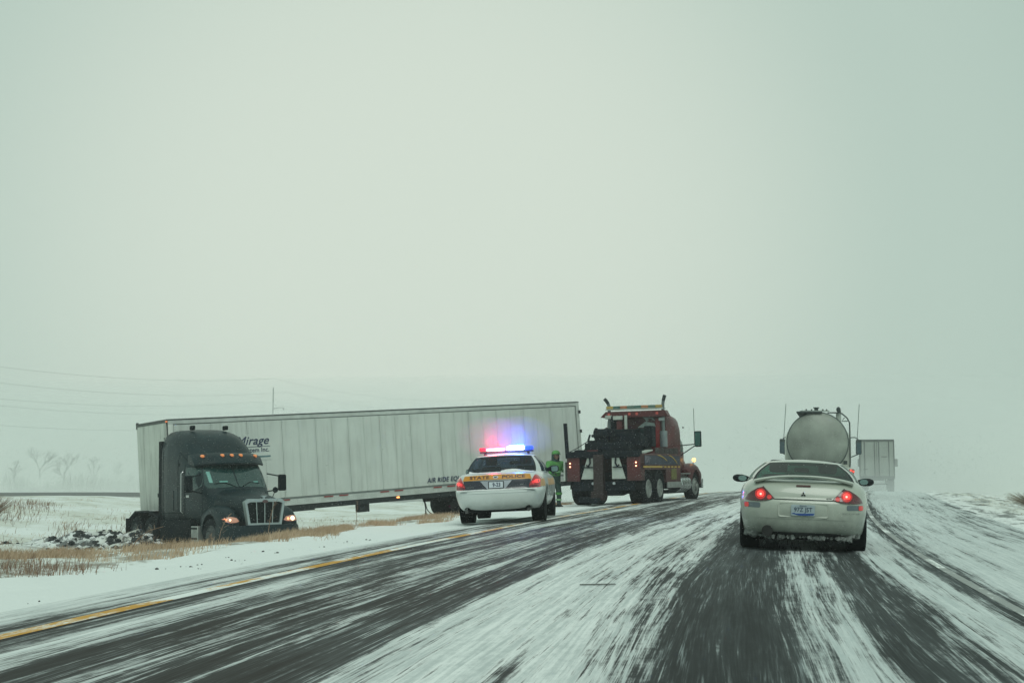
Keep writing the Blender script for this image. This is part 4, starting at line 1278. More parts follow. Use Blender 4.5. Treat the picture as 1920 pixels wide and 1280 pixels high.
def build_tractor():
    yaw = 180 - 35.0
    c = thing('semi_tractor', 'dark green sleeper cab tractor with chrome grille, stuck in the ditch below the shoulder', 'truck tractor',
              (-6.83, 38.0, -1.13), yaw=yaw, roll=0.6, pitch=1.2)
    c.scale = (.95, .95, .95)
    paint = mat('tractor_dark_paint', (0.002, 0.016, 0.021), .42, coat=.14, var=.35, vscale=2.5, spec=.25, dirt=(.010, .022, .026), dirt_top=1.0, dirt_soft=.7, dirt_amt=.5)
    trim = mat('tractor_black_trim', (0.004, .010, .013), .75, spec=.15, var=.3)
    gls = mat('tractor_dark_glass', (0.012, .045, .042), .06, spec=.9, var=.1)
    # cab and sleeper, one shell
    st = [(-1.58, .86, 1.05, 1.80, 5, 3), (-1.75, .98, .95, 1.90, 5, 3), (-1.95, 1.06, .85, 2.08, 6, 3.2), (-2.2, 1.10, .80, 2.38, 6, 3.4), (-2.42, 1.13, .78, 2.62, 6, 3.6),
          (-2.7, 1.16, .78, 2.90, 6, 3.4), (-3.0, 1.18, .78, 3.20, 7, 3.0), (-3.35, 1.20, .78, 3.47, 7, 3.0), (-3.8, 1.21, .78, 3.66, 8, 3.4), (-4.4, 1.22, .78, 3.74, 9, 4), (-4.95, 1.22, .78, 3.74, 9, 5), (-5.05, 1.18, .82, 3.68, 9, 5)]
    cab = MB().loft([sec_ring(y, w, a, b, n, 56, 0, nt) for (y, w, a, b, n, nt) in st]).part('cab', paint, c, smooth=True)
    B = bvh_of(cab)
    # roof fairing side lines and rear trim
    for s in (-1, 1):
        MB().box((s * 1.15, -5.16, 2.15), (.10, .26, 2.5)).part('cab_extender', trim, c, bevel=.02)
        MB().box((s * .55, -4.1, 3.79), (.10, .28, .14)).part('roof_vent', trim, c, bevel=.03, smooth=True)
    # windscreen in two panes
    for s in (-1, 1):
        o = [(s * .02, 1.92), (s * .93, 1.88), (s * .99, 2.0), (s * .90, 2.46), (s * .80, 2.56), (s * .02, 2.60)]
        patch(B, 'front', o if s > 0 else o[::-1], .012, .02, .08).part('windscreen', gls, c, smooth=True)
    Bw = bvh_of(*[o for o in c.children if o.name.startswith('windscreen')])
    for (x, z, w_, h_) in ((-.62, 2.06, .17, .035), (.42, 2.08, .26, .04), (.80, 2.22, .10, .34)):
        patch(Bw, 'front', rrect(x - w_ / 2, z - h_ / 2, x + w_ / 2, z + h_ / 2, .012), .004, .003, .05).part('dash_paper' if h_ < .1 else 'painted_window_light', mat('pale_teal_behind_glass', (.14, .36, .32), .4), c)  # the tall patch paints daylight seen through the cab onto the windscreen
    for s in (-1, 1):
        MB().tube([proj(B, 'front', s * .12, 1.93, .03), proj(B, 'front', s * .4, 2.05, .035), proj(B, 'front', s * .72, 2.02, .035)], .012, 6).part('wiper', trim, c)
    # visor over the windscreen with five amber lamps
    rings = []
    for i in range(17):
        t = -1 + 2 * i / 16; x = 1.13 * t; y = -2.12 - .42 * abs(t) ** 2.6
        z = 2.60 - .05 * abs(t) ** 3
        rings.append([(x, y, z), (x, y + .02, z + .05), (x, y - .16, z + .26), (x, y - .45, z + .36), (x, y - .5, z + .1)])
    MB().loft(rings).part('sun_visor', paint, c, smooth=True)
    for x in (-.86, -.30, 0, .30, .86):
        t = x / 1.13; y = -2.30 - .42 * abs(t) ** 2.6
        MB().lathe([(-.10, .055), (.0, .05), (.04, .03), (.055, 0)], (x, y + .03, 2.87 - .04 * abs(t) ** 3), 'Y', 14).part('marker_lamp', mat('lit_amber_cab_lamp', (.8, .3, .1), .3, emit=(1, .28, .12), estr=.22), c, smooth=True)
    # hood
    hd = [(-.08, .56, .84, 1.50, 5, 5), (-.14, .60, .82, 1.56, 5, 4.5), (-.35, .64, .80, 1.62, 5, 4), (-.9, .74, .80, 1.72, 5, 3.4), (-1.4, .84, .80, 1.80, 5, 3.2), (-1.8, .92, .80, 1.88, 5, 3.2)]
    hood = MB().loft([sec_ring(y, w, a, b, n, 40, 0, nt) for (y, w, a, b, n, nt) in hd]).part('hood', paint, c, smooth=True)
    Bh = bvh_of(hood)
    # fenders with arches
    for s in (-1, 1):
        fd = [(-.16, .20, .52, .98), (-.22, .25, .48, 1.10), (-.45, .285, .46, 1.26), (-.8, .29, .46, 1.36), (-1.2, .29, .46, 1.38), (-1.55, .28, .46, 1.32), (-1.9, .25, .46, 1.20), (-2.1, .20, .50, 1.10)]
        f = MB().loft([sec_ring(y, w, a, b, 4, 32, s * .90, 3) for (y, w, a, b) in fd]).part('fender', paint, c, smooth=True)
        cut(f, [MB().cyl((s * .5, -1.22, .51), (s * 1.4, -1.22, .511), .62, n=37)])
        Bf = bvh_of(f)
        o = [(.70, .92), (.80, .885), (.98, .875), (1.12, .91), (1.165, .99), (1.12, 1.04), (.95, 1.055), (.78, 1.02)]
        if s < 0: o = mirror_outline(o)
        hl = patch(Bf, 'front', o, .014, .03, .05).part('headlight', mat('headlight_lens_warm', (.30, .20, .16), .2, coat=.6, emit=(1, .42, .24), estr=.28), c, smooth=True)
        Bl = bvh_of(hl)
        if s > 0:
            patch(Bl, 'front', circle(s * .99, .965, .035, 12), .004, .004, .02).part('bulb', mat('warm_bulb', (.9, .6, .4), .3, emit=(1, .62, .38), estr=2.2), hl)
            patch(Bl, 'front', circle(s * 1.11, .975, .035, 12), .004, .004, .02).part('turn_lamp', mat('turn_bulb', (.9, .3, .1), .3, emit=(1, .28, .14), estr=1.4), hl)
        else:
            patch(Bl, 'front', circle(s * .98, .965, .06, 12), .004, .004, .02).part('bulb', mat('bright_bulb', (.9, .8, .5), .3, emit=(1, .80, .50), estr=4.0), hl)
            patch(Bl, 'front', circle(s * .84, .955, .04, 12), .004, .004, .02).part('turn_lamp', mat('turn_bulb_warm', (.9, .3, .1), .3, emit=(1, .45, .2), estr=1.6), hl)
        wheel(c, s * 1.0, -1.22, .52, .28, s, .56, 'steer', dirty=True, steer=-6)
    # grille
    def gx(z): return .475 + .115 * (z - .80) / .72
    outer = [(-gx(.79) - .05, .79), (gx(.79) + .05, .79), (gx(1.45) + .055, 1.47), (.50, 1.555), (-.50, 1.555), (-gx(1.45) - .055, 1.47)]
    inner = [(-gx(.86) + .03, .855), (gx(.86) - .03, .855), (gx(1.42) - .02, 1.42), (.46, 1.46), (-.46, 1.46), (-gx(1.42) + .02, 1.42)]
    V = [(x, .075, z) for x, z in outer] + [(x, .075, z) for x, z in inner] + [(x, -.10, z) for x, z in outer] + [(x, .0, z) for x, z in inner]
    Fc = []
    for i in range(6):
        j = (i + 1) % 6
        Fc += [(i, j, 6 + j, 6 + i), (i, 12 + i, 12 + j, j), (6 + i, 6 + j, 18 + j, 18 + i)]
    silver = mat('grille_silver', (.42, .50, .50), .35, metal=.5, var=.12)
    MB().add(V, Fc).part('grille_surround', silver, c, bevel=.006)
    MB().prism(inner, .02, 'Y', -.01).part('grille_mesh', mat('grille_mesh_dark', (.010, .018, .02), .8), c)
    for k in range(-1, 2):
        MB().cyl((k * .235, .05, .85), (k * .262, .05, 1.46), .014, n=8).part('grille_bar', silver, c, smooth=True)
    sl = MB()
    for k in range(24): sl.box((0, .022, .875 + k * .0245), (.90 + .0045 * k, .008, .008))
    sl.part('grille_slats', trim, c)['kind'] = 'stuff'
    MB().prism(circle(0, 1.475, .088, 20, .05), .03, 'Y', .07).part('grille_emblem', mat('emblem_dark_red', (.09, .05, .05), .4), c, bevel=.008)
    MB().loft([[(s_ * (.11 if k == 2 else .03), y_, z_) for s_, y_, z_ in ((-1, 0, z), (-1, -.05, z), (1, -.05, z), (1, 0, z))] for k, z in enumerate((1.555, 1.60, 1.645))]).part('hood_ornament', silver, c)
    text_on(Bh, 'front', '881', .07, -.76, 1.15, off=.03, bold=.002).part('fleet_number', mat('pale_digits', (.3, .34, .34), .5), c)
    # bumper
    bo = [(1.20, -.75), (1.22, -.40), (1.17, -.12), (1.02, .06), (.75, .13), (0, .155)]
    ol = bo + [(-x, y) for x, y in bo[-2::-1]] + [(-1.05, -.75), (-1.0, -.2), (-.7, -.05), (.7, -.05), (1.0, -.2), (1.05, -.75)]
    mb = MB()
    zs_ = ((.36, .96), (.40, 1.0), (.62, 1.0), (.74, .985), (.80, .95))
    rings = [[(x * k, y * (k if y > -.06 else 1), z) for x, y in ol] for z, k in zs_]
    mb.loft(rings).part('bumper', paint, c, smooth=True)
    # flanks: door, window, steps, fuel fairing
    for s, side in ((1, 'right'), (-1, 'left')):
        dw = patch(B, side, [(-2.12, 1.95), (-2.28, 2.40), (-2.45, 2.52), (-3.05, 2.52), (-3.08, 1.88), (-2.5, 1.80)], .010, .012, .08).part('door_window', gls, c, smooth=True)
        for a, b in (((-3.15, .85), (-3.15, 2.62)), ((-2.0, .9), (-2.05, 1.95))):
            patch(B, side, [(a[0] - .012, a[1]), (b[0] - .012, b[1]), (b[0] + .012, b[1]), (a[0] + .012, a[1])], .004, .006, .1).part('door_seam', trim, c)
        patch(B, side, rrect(-2.98, 1.62, -2.78, 1.69, .015), .02, .02, .05).part('door_handle', M['chrome'], c, smooth=True)
        patch(B, side, rrect(-4.55, 1.2, -3.95, 1.85, .04), .012, .014, .1).part('luggage_hatch', paint, c, smooth=True)
        for a, b in (((-3.62, .85), (-3.62, 3.0)), ((-3.62, 3.0), (-3.05, 2.72)), ((-4.85, .9), (-4.85, 3.3)), ((-3.2, 1.15), (-4.85, 1.15))):
            d_ = Vector((b[0] - a[0], b[1] - a[1])).normalized(); n_ = Vector((-d_.y, d_.x)) * .012
            patch(B, side, [(a[0] - n_.x, a[1] - n_.y), (b[0] - n_.x, b[1] - n_.y), (b[0] + n_.x, b[1] + n_.y), (a[0] + n_.x, a[1] + n_.y)], .005, .007, .1).part('panel_seam', trim, c)
        patch(B, side, circle(-3.55, 2.62, .05, 14), .01, .02, .03).part('sleeper_vent', trim, c)
        x = s * 1.26
        MB().tube([(x - s * .06, -3.22, 1.15), (x, -3.22, 1.2), (x, -3.22, 2.35), (x - s * .06, -3.22, 2.4)], .017, 8).part('grab_handle', M['chrome'], c, smooth=True)
        MB().loft([sec_ring(y, .17, .30, .95, 6, 24, s * 1.05) for y in (-2.62, -2.66, -5.0, -5.06)]).part('side_skirt', trim, c, smooth=True)
        MB().box((s * 1.06, -2.30, .46), (.30, .52, .62)).part('step_box', M['alu'], c, bevel=.02)
        for z_ in (.40, .70): MB().box((s * 1.20, -2.3, z_), (.06, .46, .05)).part('step', trim, c)
        # mirror on bracket
        m_ = MB().box((s * 1.52, -1.98, 2.02), (.24, .16, .50)).part('side_mirror', trim, c, bevel=.05, segs=3, smooth=True)
        MB().box((s * 1.52, -2.07, 2.02), (.19, .012, .42)).part('mirror_glass', M['mirror_glass'], m_)
        MB().tube([(s * 1.08, -2.15, 2.30), (s * 1.45, -2.0, 2.22)], .02, 8).part('upper_arm', trim, m_); MB().tube([(s * 1.06, -2.1, 1.75), (s * 1.45, -2.0, 1.82)], .02, 8).part('lower_arm', trim, m_)
    hm = MB().tube([(-.72, -.95, 1.60), (-.80, -.95, 1.78)], .012, 6); hm.lathe([(-.02, .0), (-.015, .07), (.01, .09), (.03, .085), (.031, 0)], (-.80, -.95, 1.80), 'Y', 16)
    hm.part('hood_mirror', trim, c, smooth=True)
    # chassis behind the cab
    for s in (-1, 1):
        MB().box((s * .43, -5.0, .90), (.09, 6.6, .26)).part('frame_rail', M['dark_steel'], c)
        for y in (-5.85, -7.15): wheel(c, s * 1.0, y, .52, .56, s, .56, 'dual', dirty=True)
        MB().box((s * 1.0, -8.0, .55), (.6, .02, .8)).part('mud_flap', M['black'], c)
        MB().prism([(-5.2, 1.02), (-5.25, .6), (-5.35, .6), (-5.35, .98), (-5.85, 1.14), (-7.15, 1.14), (-7.7, .92), (-7.74, .97), (-7.2, 1.20), (-5.8, 1.20)], .56, 'X', s * 1.0 - .28).part('half_fender', M['dark_steel'], c)
        MB().box((s * 1.0, -5.7, 1.215), (.5, .5, .015)).part('fender_snow', M['snow_cake'], c)
    for y in (-1.22, -5.85, -7.15): MB().cyl((-.95, y, .51), (.95, y, .51), .08, n=12).part('axle', M['dark_steel'], c)
    MB().box((0, -6.45, 1.10), (.85, .85, .07)).box((0, -6.45, 1.0), (.9, .4, .16)).part('fifth_wheel', M['dark_steel'], c)['kind'] = 'stuff'
    # air line mast with red couplings
    MB().cyl((-.75, -5.40, 1.0), (-.75, -5.40, 1.62), .03, n=8).box((-.75, -5.42, 1.62), (.34, .16, .14)).box((-.78, -5.45, 1.42), (.22, .16, .12)).part('air_line_mast', trim, c)['kind'] = 'stuff'
    MB().tube([(-.62, -5.35, 1.62), (-.80, -5.5, 1.72), (-.95, -5.42, 1.60), (-.80, -5.35, 1.5)], .045, 8).box((-.62, -5.34, 1.60), (.26, .2, .16)).part('air_line_coils', mat('red_coiled_hose', (.22, .02, .04), .5, var=.4), c)['kind'] = 'stuff'
    return c
build_tractor()
# ------------------------------------------------------------------ red heavy wrecker
def build_wrecker():
    X0, Y0 = 2.99, 44.5
    c = thing('tow_truck', 'heavy red tow truck with boom, twin exhaust stacks and yellow stripes, across the road edge', 'tow truck',
              (X0, Y0, on_road(X0, Y0, .0)), yaw=23.0, roll=-1.0)
    red = mat('wrecker_red_paint', (0.095, 0.010, 0.013), .45, coat=.12, var=.4, vscale=2, dirt=(.045, .03, .03), dirt_top=.9, dirt_soft=.6, dirt_amt=.5)
    red2 = mat('wrecker_red_brown', (0.028, 0.014, 0.014), .5, var=.3, vscale=3)
    dk = M['dark_steel']
    navy = mat('wrecker_navy_panel', (.035, .04, .07), .5, var=.3)
    yel = mat('wrecker_yellow_stripe', (.52, .34, .06), .5, var=.15)
    wht = mat('wrecker_white', (.50, .55, .50), .5, var=.25, vscale=4)
    hot = mat('lit_amber_tail_lamp', (.9, .5, .3), .3, emit=(1, .45, .28), estr=4.5)
    rim_glow = mat('amber_tail_rim', (.5, .1, .05), .3, emit=(1, .15, .05), estr=.5)
    # chassis
    for s in (-1, 1): MB().box((s * .42, 3.6, .92), (.09, 7.0, .28)).part('frame_rail', dk, c)
    for y in (.82, 2.08):
        for s in (-1, 1): wheel(c, s * .99, y, .52, .54, s, .58, 'dual')
        MB().cyl((-.9, y, .51), (.9, y, .51), .09, n=12).lathe([(-.24, 0), (-.2, .14), (0, .22), (.2, .14), (.24, 0)], (0, y, .50), 'X', 16).part('axle', dk, c, smooth=True)['kind'] = 'stuff'
    for s in (-1, 1): wheel(c, s * 1.03, 6.75, .52, .30, s, .60, 'steer', steer=4)
    MB().cyl((-.9, 6.75, .50), (.9, 6.75, .50), .08, n=12).part('front_axle', dk, c)
    # tyre coverings and utility body sides
    for s in (-1, 1):
        b = MB().box((s * 1.10, 2.3, 1.38), (.30, 4.6, .52)).part('utility_body', red, c, bevel=.02)
        MB().box((s * 1.10, 3.75, .93), (.32, 1.72, .50)).part('tool_locker', red, c, bevel=.02)
        MB().prism([(1.15, 1.62), (1.15, 1.64), (4.6, 1.96), (4.6, 1.62)], .28, 'X', s * 1.10 - .14).part('sloping_top', red, c)
        MB().box((s * 1.26, 3.75, .60), (.05, 1.6, .20)).part('side_step', M['alu'], c, bevel=.01)
        for k in range(3):
            MB().box((s * 1.255, 3.05 + .55 * k, .95), (.012, .50, .40)).part('locker_door', red, c, bevel=.005)
        for k in range(5):
            MB().box((s * 1.253, 1.9 + .55 * k, 1.76), (.01, .50, .19)).part('upper_door', red2, c, bevel=.004)
        MB().box((s * 1.254, 2.5, 1.44), (.012, 4.1, .30)).part('lettering_panel', navy, c)
        MB().box((s * 1.258, 1.35, 1.215), (.012, 2.1, .055)).part('yellow_stripe', yel, c)
        for k in range(5):
            MB().box((s * 1.258, 2.75 + k * .42, 1.215), (.012, .24, .05)).part('yellow_dash', yel, c)
        # swooping curves
        for (y0, y1, z0, z1) in ((1.9, 3.0, 1.60, 1.40), (3.2, 4.2, 1.60, 1.32)):
            pts = [(s * 1.264, y0 + (y1 - y0) * t, z0 + (z1 - z0) * t ** 1.8) for t in [i / 8 for i in range(9)]]
            MB().tube(pts, [.008] + [.02] * 7 + [.006], 5).part('yellow_swoosh', yel, c)
        V, Fc = text_flat('PS91', .20, .2, .008); x0 = min(v[0] for v in V)
        if s > 0: MB().add([(1.264, .45 + v[0] - x0, 1.36 + v[1]) for v in V], Fc).part('side_lettering', mat('grey_side_lettering', (.22, .20, .24), .5), c)
        g = MB().box((s * 1.266, 3.75, .97), (.01, .62, .36)).part('yellow_sign', mat('dull_yellow_panel', (.17, .16, .03), .5, var=.5, vscale=12), c)
        MB().box((s * 1.10, 1.05, 1.72), (.24, .9, .04), rot=(6, 0, 0)).part('deck_plate', wht, c) if s > 0 else None
        # wheel arches over the tandem
        for y in (.82, 2.08):
            MB().prism([(y + .60 * math.cos(a), .52 + .60 * math.sin(a)) for a in [math.pi * i / 12 for i in range(13)]] + [(y + .56 * math.cos(a), .52 + .56 * math.sin(a)) for a in [math.pi * (12 - i) / 12 for i in range(13)]], .5, 'X', s * 1.0 - .25).part('mud_guard', M['black'], c)
        # rear corner boxes with lamps
        MB().box((s * 1.03, .0, 1.20), (.44, .10, .86)).box((s * 1.20, .25, 1.2), (.10, .42, .86)).part('corner_box', red, c, bevel=.015)['kind'] = 'stuff'
        for zz in (1.25, 1.36):
            l_ = MB().lathe([(0, .0), (.001, .034), (.02, .034), (.021, 0)], (s * 1.13, -.072, zz), 'Y', 12).part('tail_lamp', rim_glow, c)
            MB().lathe([(0, .0), (.001, .022), (.012, .022), (.013, 0)], (s * 1.13, -.082, zz), 'Y', 12).part('bulb', hot, l_)
        # white mud flaps, wider below
        o = [(s * .30, 1.52), (s * .55, 1.52), (s * .76, .84), (s * .30, .84)]
        if s < 0: o = o[::-1]
        MB().prism(o, .02, 'Y', -.04).part('mud_flap', wht, c)
        MB().tube([(s * .45, -.07, 1.55), (s * .43, -.08, 1.36), (s * .50, -.09, 1.24), (s * .56, -.08, 1.30)], .028, 8).box((s * .50, -.07, 1.22), (.32, .03, .035)).part('tow_hook', dk, c, smooth=True)['kind'] = 'stuff'
        MB().lathe([(0, 0), (.001, .045), (.03, .045), (.031, 0)], (s * .36, -.06, .70), 'Y', 12).part('work_lamp', mat('unlit_work_lamp', (.45, .5, .52), .3), c)
        MB().box((s * .86, .02, 1.18), (.10, .12, .9)).part('rear_upright', dk, c)
    # low tail: cross members, underlift column
    MB().box((0, .05, 1.64), (2.5, .32, .20)).box((0, .3, 1.56), (2.3, .5, .14)).box((-.55, .1, 1.76), (.9, .2, .07)).part('tail_beam', dk, c, bevel=.015)['kind'] = 'stuff'
    MB().box((-.35, -.03, 1.72), (.36, .04, .13)).part('red_tail_plate', red, c)
    MB().box((0, .06, .62), (2.1, .10, .30)).box((0, .2, .40), (1.1, .3, .2)).part('rear_cross_member', dk, c)['kind'] = 'stuff'
    MB().box((-.12, -.10, .98), (.34, .22, 1.30)).box((-.12, -.16, .30), (.42, .4, .30)).part('underlift', red2, c, bevel=.02)['kind'] = 'stuff'
    MB().box((-.55, -.12, .18), (.5, .3, .18)).box((-.12, -.35, .16), (.24, .7, .16)).part('stinger', dk, c, bevel=.02)['kind'] = 'stuff'
    MB().box((.62, .1, .95), (.34, .06, .7)).box((-.62, .1, .95), (.34, .06, .7)).part('backing_plate', dk, c)['kind'] = 'stuff'
    MB().box((-1.27, .0, 2.10), (.10, .10, 1.15), rot=(0, -3, 0)).part('corner_pole', dk, c)
    MB().box((-1.36, .12, 1.10), (.05, .26, .62)).part('side_flap', wht, c)
    # boom, winches, mast
    mb = MB()
    mb.box((.0, 1.6, 1.85), (1.5, 2.6, .34)).box((0, 1.2, 2.03), (.9, .5, .2))
    mb.part('boom_base', dk, c, bevel=.03)
    MB().box((-.05, 2.2, 2.38), (.34, 3.2, .26), rot=(2, 0, 0)).part('boom', dk, c, bevel=.02)
    hd = MB().lathe([(-.26, 0), (-.25, .15), (-.20, .22), (-.12, .17), (.10, .17), (.18, .22), (.25, .15), (.26, 0)], (-.28, .70, 2.32), 'X', 18).box((-.26, .75, 2.05), (.40, .30, .42)).box((-.05, .9, 2.36), (.12, .5, .26)).box((.12, 1.0, 2.02), (.3, .3, .3)).box((-.46, .7, 2.12), (.06, .3, .3)).cyl((-.6, .6, 2.26), (.1, .6, 2.26), .05, n=8)
    hd.part('boom_head', dk, c, bevel=.02)['kind'] = 'stuff'
    MB().lathe([(-.3, 0), (-.29, .22), (-.26, .22), (-.25, .14), (.25, .14), (.26, .22), (.29, .22), (.3, 0)], (.22, 1.5, 2.12), 'X', 18).part('winch_drum', dk, c, smooth=True)
    MB().lathe([(-.3, 0), (-.29, .22), (-.26, .22), (-.25, .14), (.25, .14), (.26, .22), (.29, .22), (.3, 0)], (.55, 2.0, 2.05), 'X', 18).part('winch_drum', dk, c, smooth=True)
    MB().tube([(-.60, .45, 2.30), (-.66, .42, 2.1), (-.63, .42, 1.9), (-.66, .42, 1.78)], .035, 8).part('hook_chain', dk, c)
    MB().tube([(-.62, .45, 2.12), (-.95, .1, 1.85), (-1.2, .0, 1.72)], .012, 6).part('wire_rope', dk, c)
    MB().tube([(-.12, 1.3, 2.24), (.5, 1.9, 1.98)], .012, 6).part('wire_rope', dk, c)
    MB().lathe([(-.1, 0), (-.1, .08), (.1, .06), (.1, 0)], (-.50, .6, 1.86), 'Z', 10).part('snatch_block', wht, c)
    MB().box((.35, 1.3, 2.12), (1.15, .5, .42)).box((-.7, 1.6, 1.98), (.5, .8, .3)).box((.85, 2.4, 2.25), (.3, .4, .7)).part('winch_housing', dk, c, bevel=.02)['kind'] = 'stuff'
    # mast behind the cab
    MB().box((-.62, 3.0, 2.25), (.14, .3, 1.50)).box((-.30, 3.0, 2.10), (.5, .3, .9)).part('mast', dk, c, bevel=.01)['kind'] = 'stuff'
    MB().box((-.2, 3.0, 1.95), (1.6, .4, .5)).box((.55, 3.1, 2.1), (.06, .1, 1.0)).part('tool_rack', dk, c, bevel=.01)['kind'] = 'stuff'
    MB().cyl((-.36, 2.80, 2.42), (-.36, 2.80, 2.80), .10, n=14).part('red_canister', red, c, smooth=True)
    MB().box((-.42, 2.82, 2.93), (.34, .04, .13)).box((-.13, 2.82, 2.72), (.09, .04, .58)).part('white_bracket', wht, c)
    MB().box((-.78, 2.9, 2.96), (.22, .14, .12)).part('work_light', wht, c, bevel=.015)
    MB().box((-.08, 2.8, 2.26), (.18, .06, .26)).part('pale_box', mat('pale_grey_box', (.32, .37, .37), .5), c, bevel=.01)
    MB().lathe([(0, 0), (.001, .05), (.05, .05), (.051, 0)], (.32, 2.75, 1.95), 'Y', 10).part('round_lamp', mat('round_lamp_glass', (.45, .5, .5), .3), c)
    # cab with sleeper
    st = [(3.60, 1.06, 1.0, 3.02, 9, 9), (3.66, 1.10, .98, 3.06, 9, 9), (4.4, 1.13, .95, 3.08, 9, 8), (5.0, 1.13, .95, 3.04, 9, 6), (5.20, 1.11, .95, 2.94, 9, 5), (5.24, 1.02, .98, 2.62, 8, 5), (5.6, 1.0, .98, 2.50, 8, 5), (6.0, .98, .98, 2.38, 8, 4), (6.25, .92, .98, 1.98, 7, 4), (6.4, .86, .98, 1.75, 6, 4)]
    cab = MB().loft([sec_ring(y, w, a, b, n, 56, 0, nt) for (y, w, a, b, n, nt) in st]).part('cab', red, c, smooth=True)
    B = bvh_of(cab)
    patch(B, 'rear', rrect(.02, 2.05, .66, 2.58, .03), .012, .014, .2).part('rear_window', mat('wrecker_dark_window', (.012, .03, .034), .15, spec=.8), c)
    patch(B, 'rear', [(.70, 1.8), (.70, 2.9), (.86, 2.9), (.86, 1.8)], .012, .02, .2).part('cab_rib', mat('brighter_red_rib', (.30, .03, .035), .4), c, bevel=.0)
    # pale winged figure on the cab's back wall
    emb = mat('pale_cab_emblem', (.42, .50, .48), .5, var=.25, vscale=9)
    patch(B, 'rear', [(.05, 2.60), (.70, 2.60), (.66, 2.74), (.34, 2.80), (.18, 2.70)], .014, .006, .1).part('cab_emblem', emb, c)
    patch(B, 'rear', [(.22, 2.96), (.60, 2.93), (.68, 2.83), (.48, 2.86), (.38, 2.80), (.30, 2.90)], .014, .006, .1).part('cab_emblem', emb, c)
    patch(B, 'rear', [(.42, 2.90), (.56, 2.90), (.60, 2.85), (.46, 2.86)], .022, .006, .1).part('emblem_mark', red, c)
    # roof wing and light bar
    MB().prism([(-1.22, 2.98), (-1.02, 3.17), (1.12, 3.17), (1.22, 2.98), (1.15, 2.96), (-1.1, 2.96)], .36, 'Y', 3.30).part('roof_wing', red, c)
    for x in (-.9, -.15, .12, .85): MB().lathe([(0, 0), (.001, .05), (.02, .05), (.021, 0)], (x, 3.275, 3.07), 'Y', 12).part('wing_lamp', mat('dim_red_lamp', (.35, .05, .05), .3, emit=(1, .2, .1), estr=.12), c)
    bar = MB().box((-.0, 3.5, 3.245), (2.1, .3, .035)).part('light_bar', wht, c)
    cols = [(.45, .32, .08), (.07, .17, .14), (.5, .2, .1), (.12, .2, .16), (.07, .17, .14), (.5, .22, .1), (.12, .2, .16), (.45, .32, .08)]
    for k, cc_ in enumerate(cols):
        MB().box((-.90 + k * .257, 3.5, 3.315), (.245, .28, .10)).part('lens', mat('bar_lens', cc_, .3, coat=.4, var=.3), bar, bevel=.012)
    # stacks
    for s, x in ((-1, -.93), (1, 1.03)):
        top_ = 3.58
        e_ = MB().tube([(x, 3.42, 1.9), (x, 3.42, 2.5), (x, 3.42, 3.2), (x, 3.42, 3.36), (x - .03, 3.40, 3.47), (x - .09, 3.36, 3.57), (x - .13, 3.32, 3.62)] if s < 0 else
                       [(x, 3.42, 1.9), (x, 3.42, 2.5), (x, 3.42, 3.2), (x, 3.42, 3.36), (x + .02, 3.42, 3.5), (x + .06, 3.42, 3.64), (x + .08, 3.42, 3.68)], .055, 12).part('exhaust_stack', mat('stack_steel', (.16, .19, .19), .4, metal=.6, var=.3), c, smooth=True)
        MB().cyl((x, 3.42, 1.9), (x, 3.42, 2.45), .13, n=14).part('heat_shield', mat('heat_shield_steel', (.25, .29, .30), .45, metal=.5, var=.3), e_, smooth=True)
        tp = e_.data.vertices
        MB().tube([(x - .03, 3.40, 3.47), (x - .09, 3.36, 3.57), (x - .131, 3.319, 3.623)] if s < 0 else [(x + .02, 3.42, 3.5), (x + .06, 3.42, 3.64), (x + .082, 3.42, 3.69)], .060, 12).part('stack_tip', mat('sooty_tip', (.02, .03, .03), .7), e_, smooth=True)
    MB().box((.98, 3.40, 2.86), (.2, .1, .12)).part('air_cleaner_cap', mat('pale_grey_cap', (.3, .35, .35), .5), c, bevel=.02)
    # hood, fenders, bumper
    hdv = [(6.1, .80, .95, 1.78), (6.6, .74, .9, 1.72), (7.3, .66, .85, 1.60), (7.75, .58, .8, 1.48), (7.85, .5, .85, 1.4)]
    MB().loft([sec_ring(y, w, a, b, 5, 40, 0, 4) for (y, w, a, b) in hdv]).part('hood', red, c, smooth=True)
    for s in (-1, 1):
        fd = [(5.92, .20, .86, 1.12), (6.05, .24, .60, 1.22), (6.4, .26, .58, 1.33), (6.8, .26, .58, 1.36), (7.2, .25, .58, 1.28), (7.55, .23, .58, 1.10), (7.68, .18, .6, .98)]
        f = MB().loft([sec_ring(y, w, a, b, 5, 32, s * .98, 3.2) for (y, w, a, b) in fd]).part('fender', red, c, smooth=True)
        cut(f, [MB().cyl((s * .5, 6.75, .51), (s * 1.5, 6.75, .511), .60, n=37)])
        l_ = MB().lathe([(-.03, .0), (-.03, .04), (0, .075), (.03, .04), (.03, .0)], (s * 1.16, 6.75, 1.47), 'Y', 14).part('fender_lamp', mat('lit_amber_fender_lamp', (.9, .5, .2), .3, emit=(1, .50, .12), estr=4 if s > 0 else 1), c, smooth=True)
        MB().cyl((s * 1.12, 6.75, 1.34), (s * 1.16, 6.75, 1.43), .012, n=6).part('lamp_stalk', dk, l_)
        # tank, steps
        MB().lathe([(4.72, 0), (4.73, .27), (4.76, .30), (5.94, .30), (5.97, .27), (5.98, 0)], (s * .98, 0, .62), 'Y', 24).part('fuel_tank', M['chrome'], c, smooth=True)
        for y in (5.0, 5.35, 5.7): MB().lathe([(y - .03, .302), (y - .029, .312), (y + .029, .312), (y + .03, .302)], (s * .98, 0, .62), 'Y', 24).part('tank_strap', M['alu'], c)
        MB().box((s * 1.16, 5.35, .98), (.16, 1.2, .04)).part('cab_step', M['alu'], c)
        MB().box((s * .8, 4.9, .36), (.5, 2.3, .12)).part('under_box', dk, c)
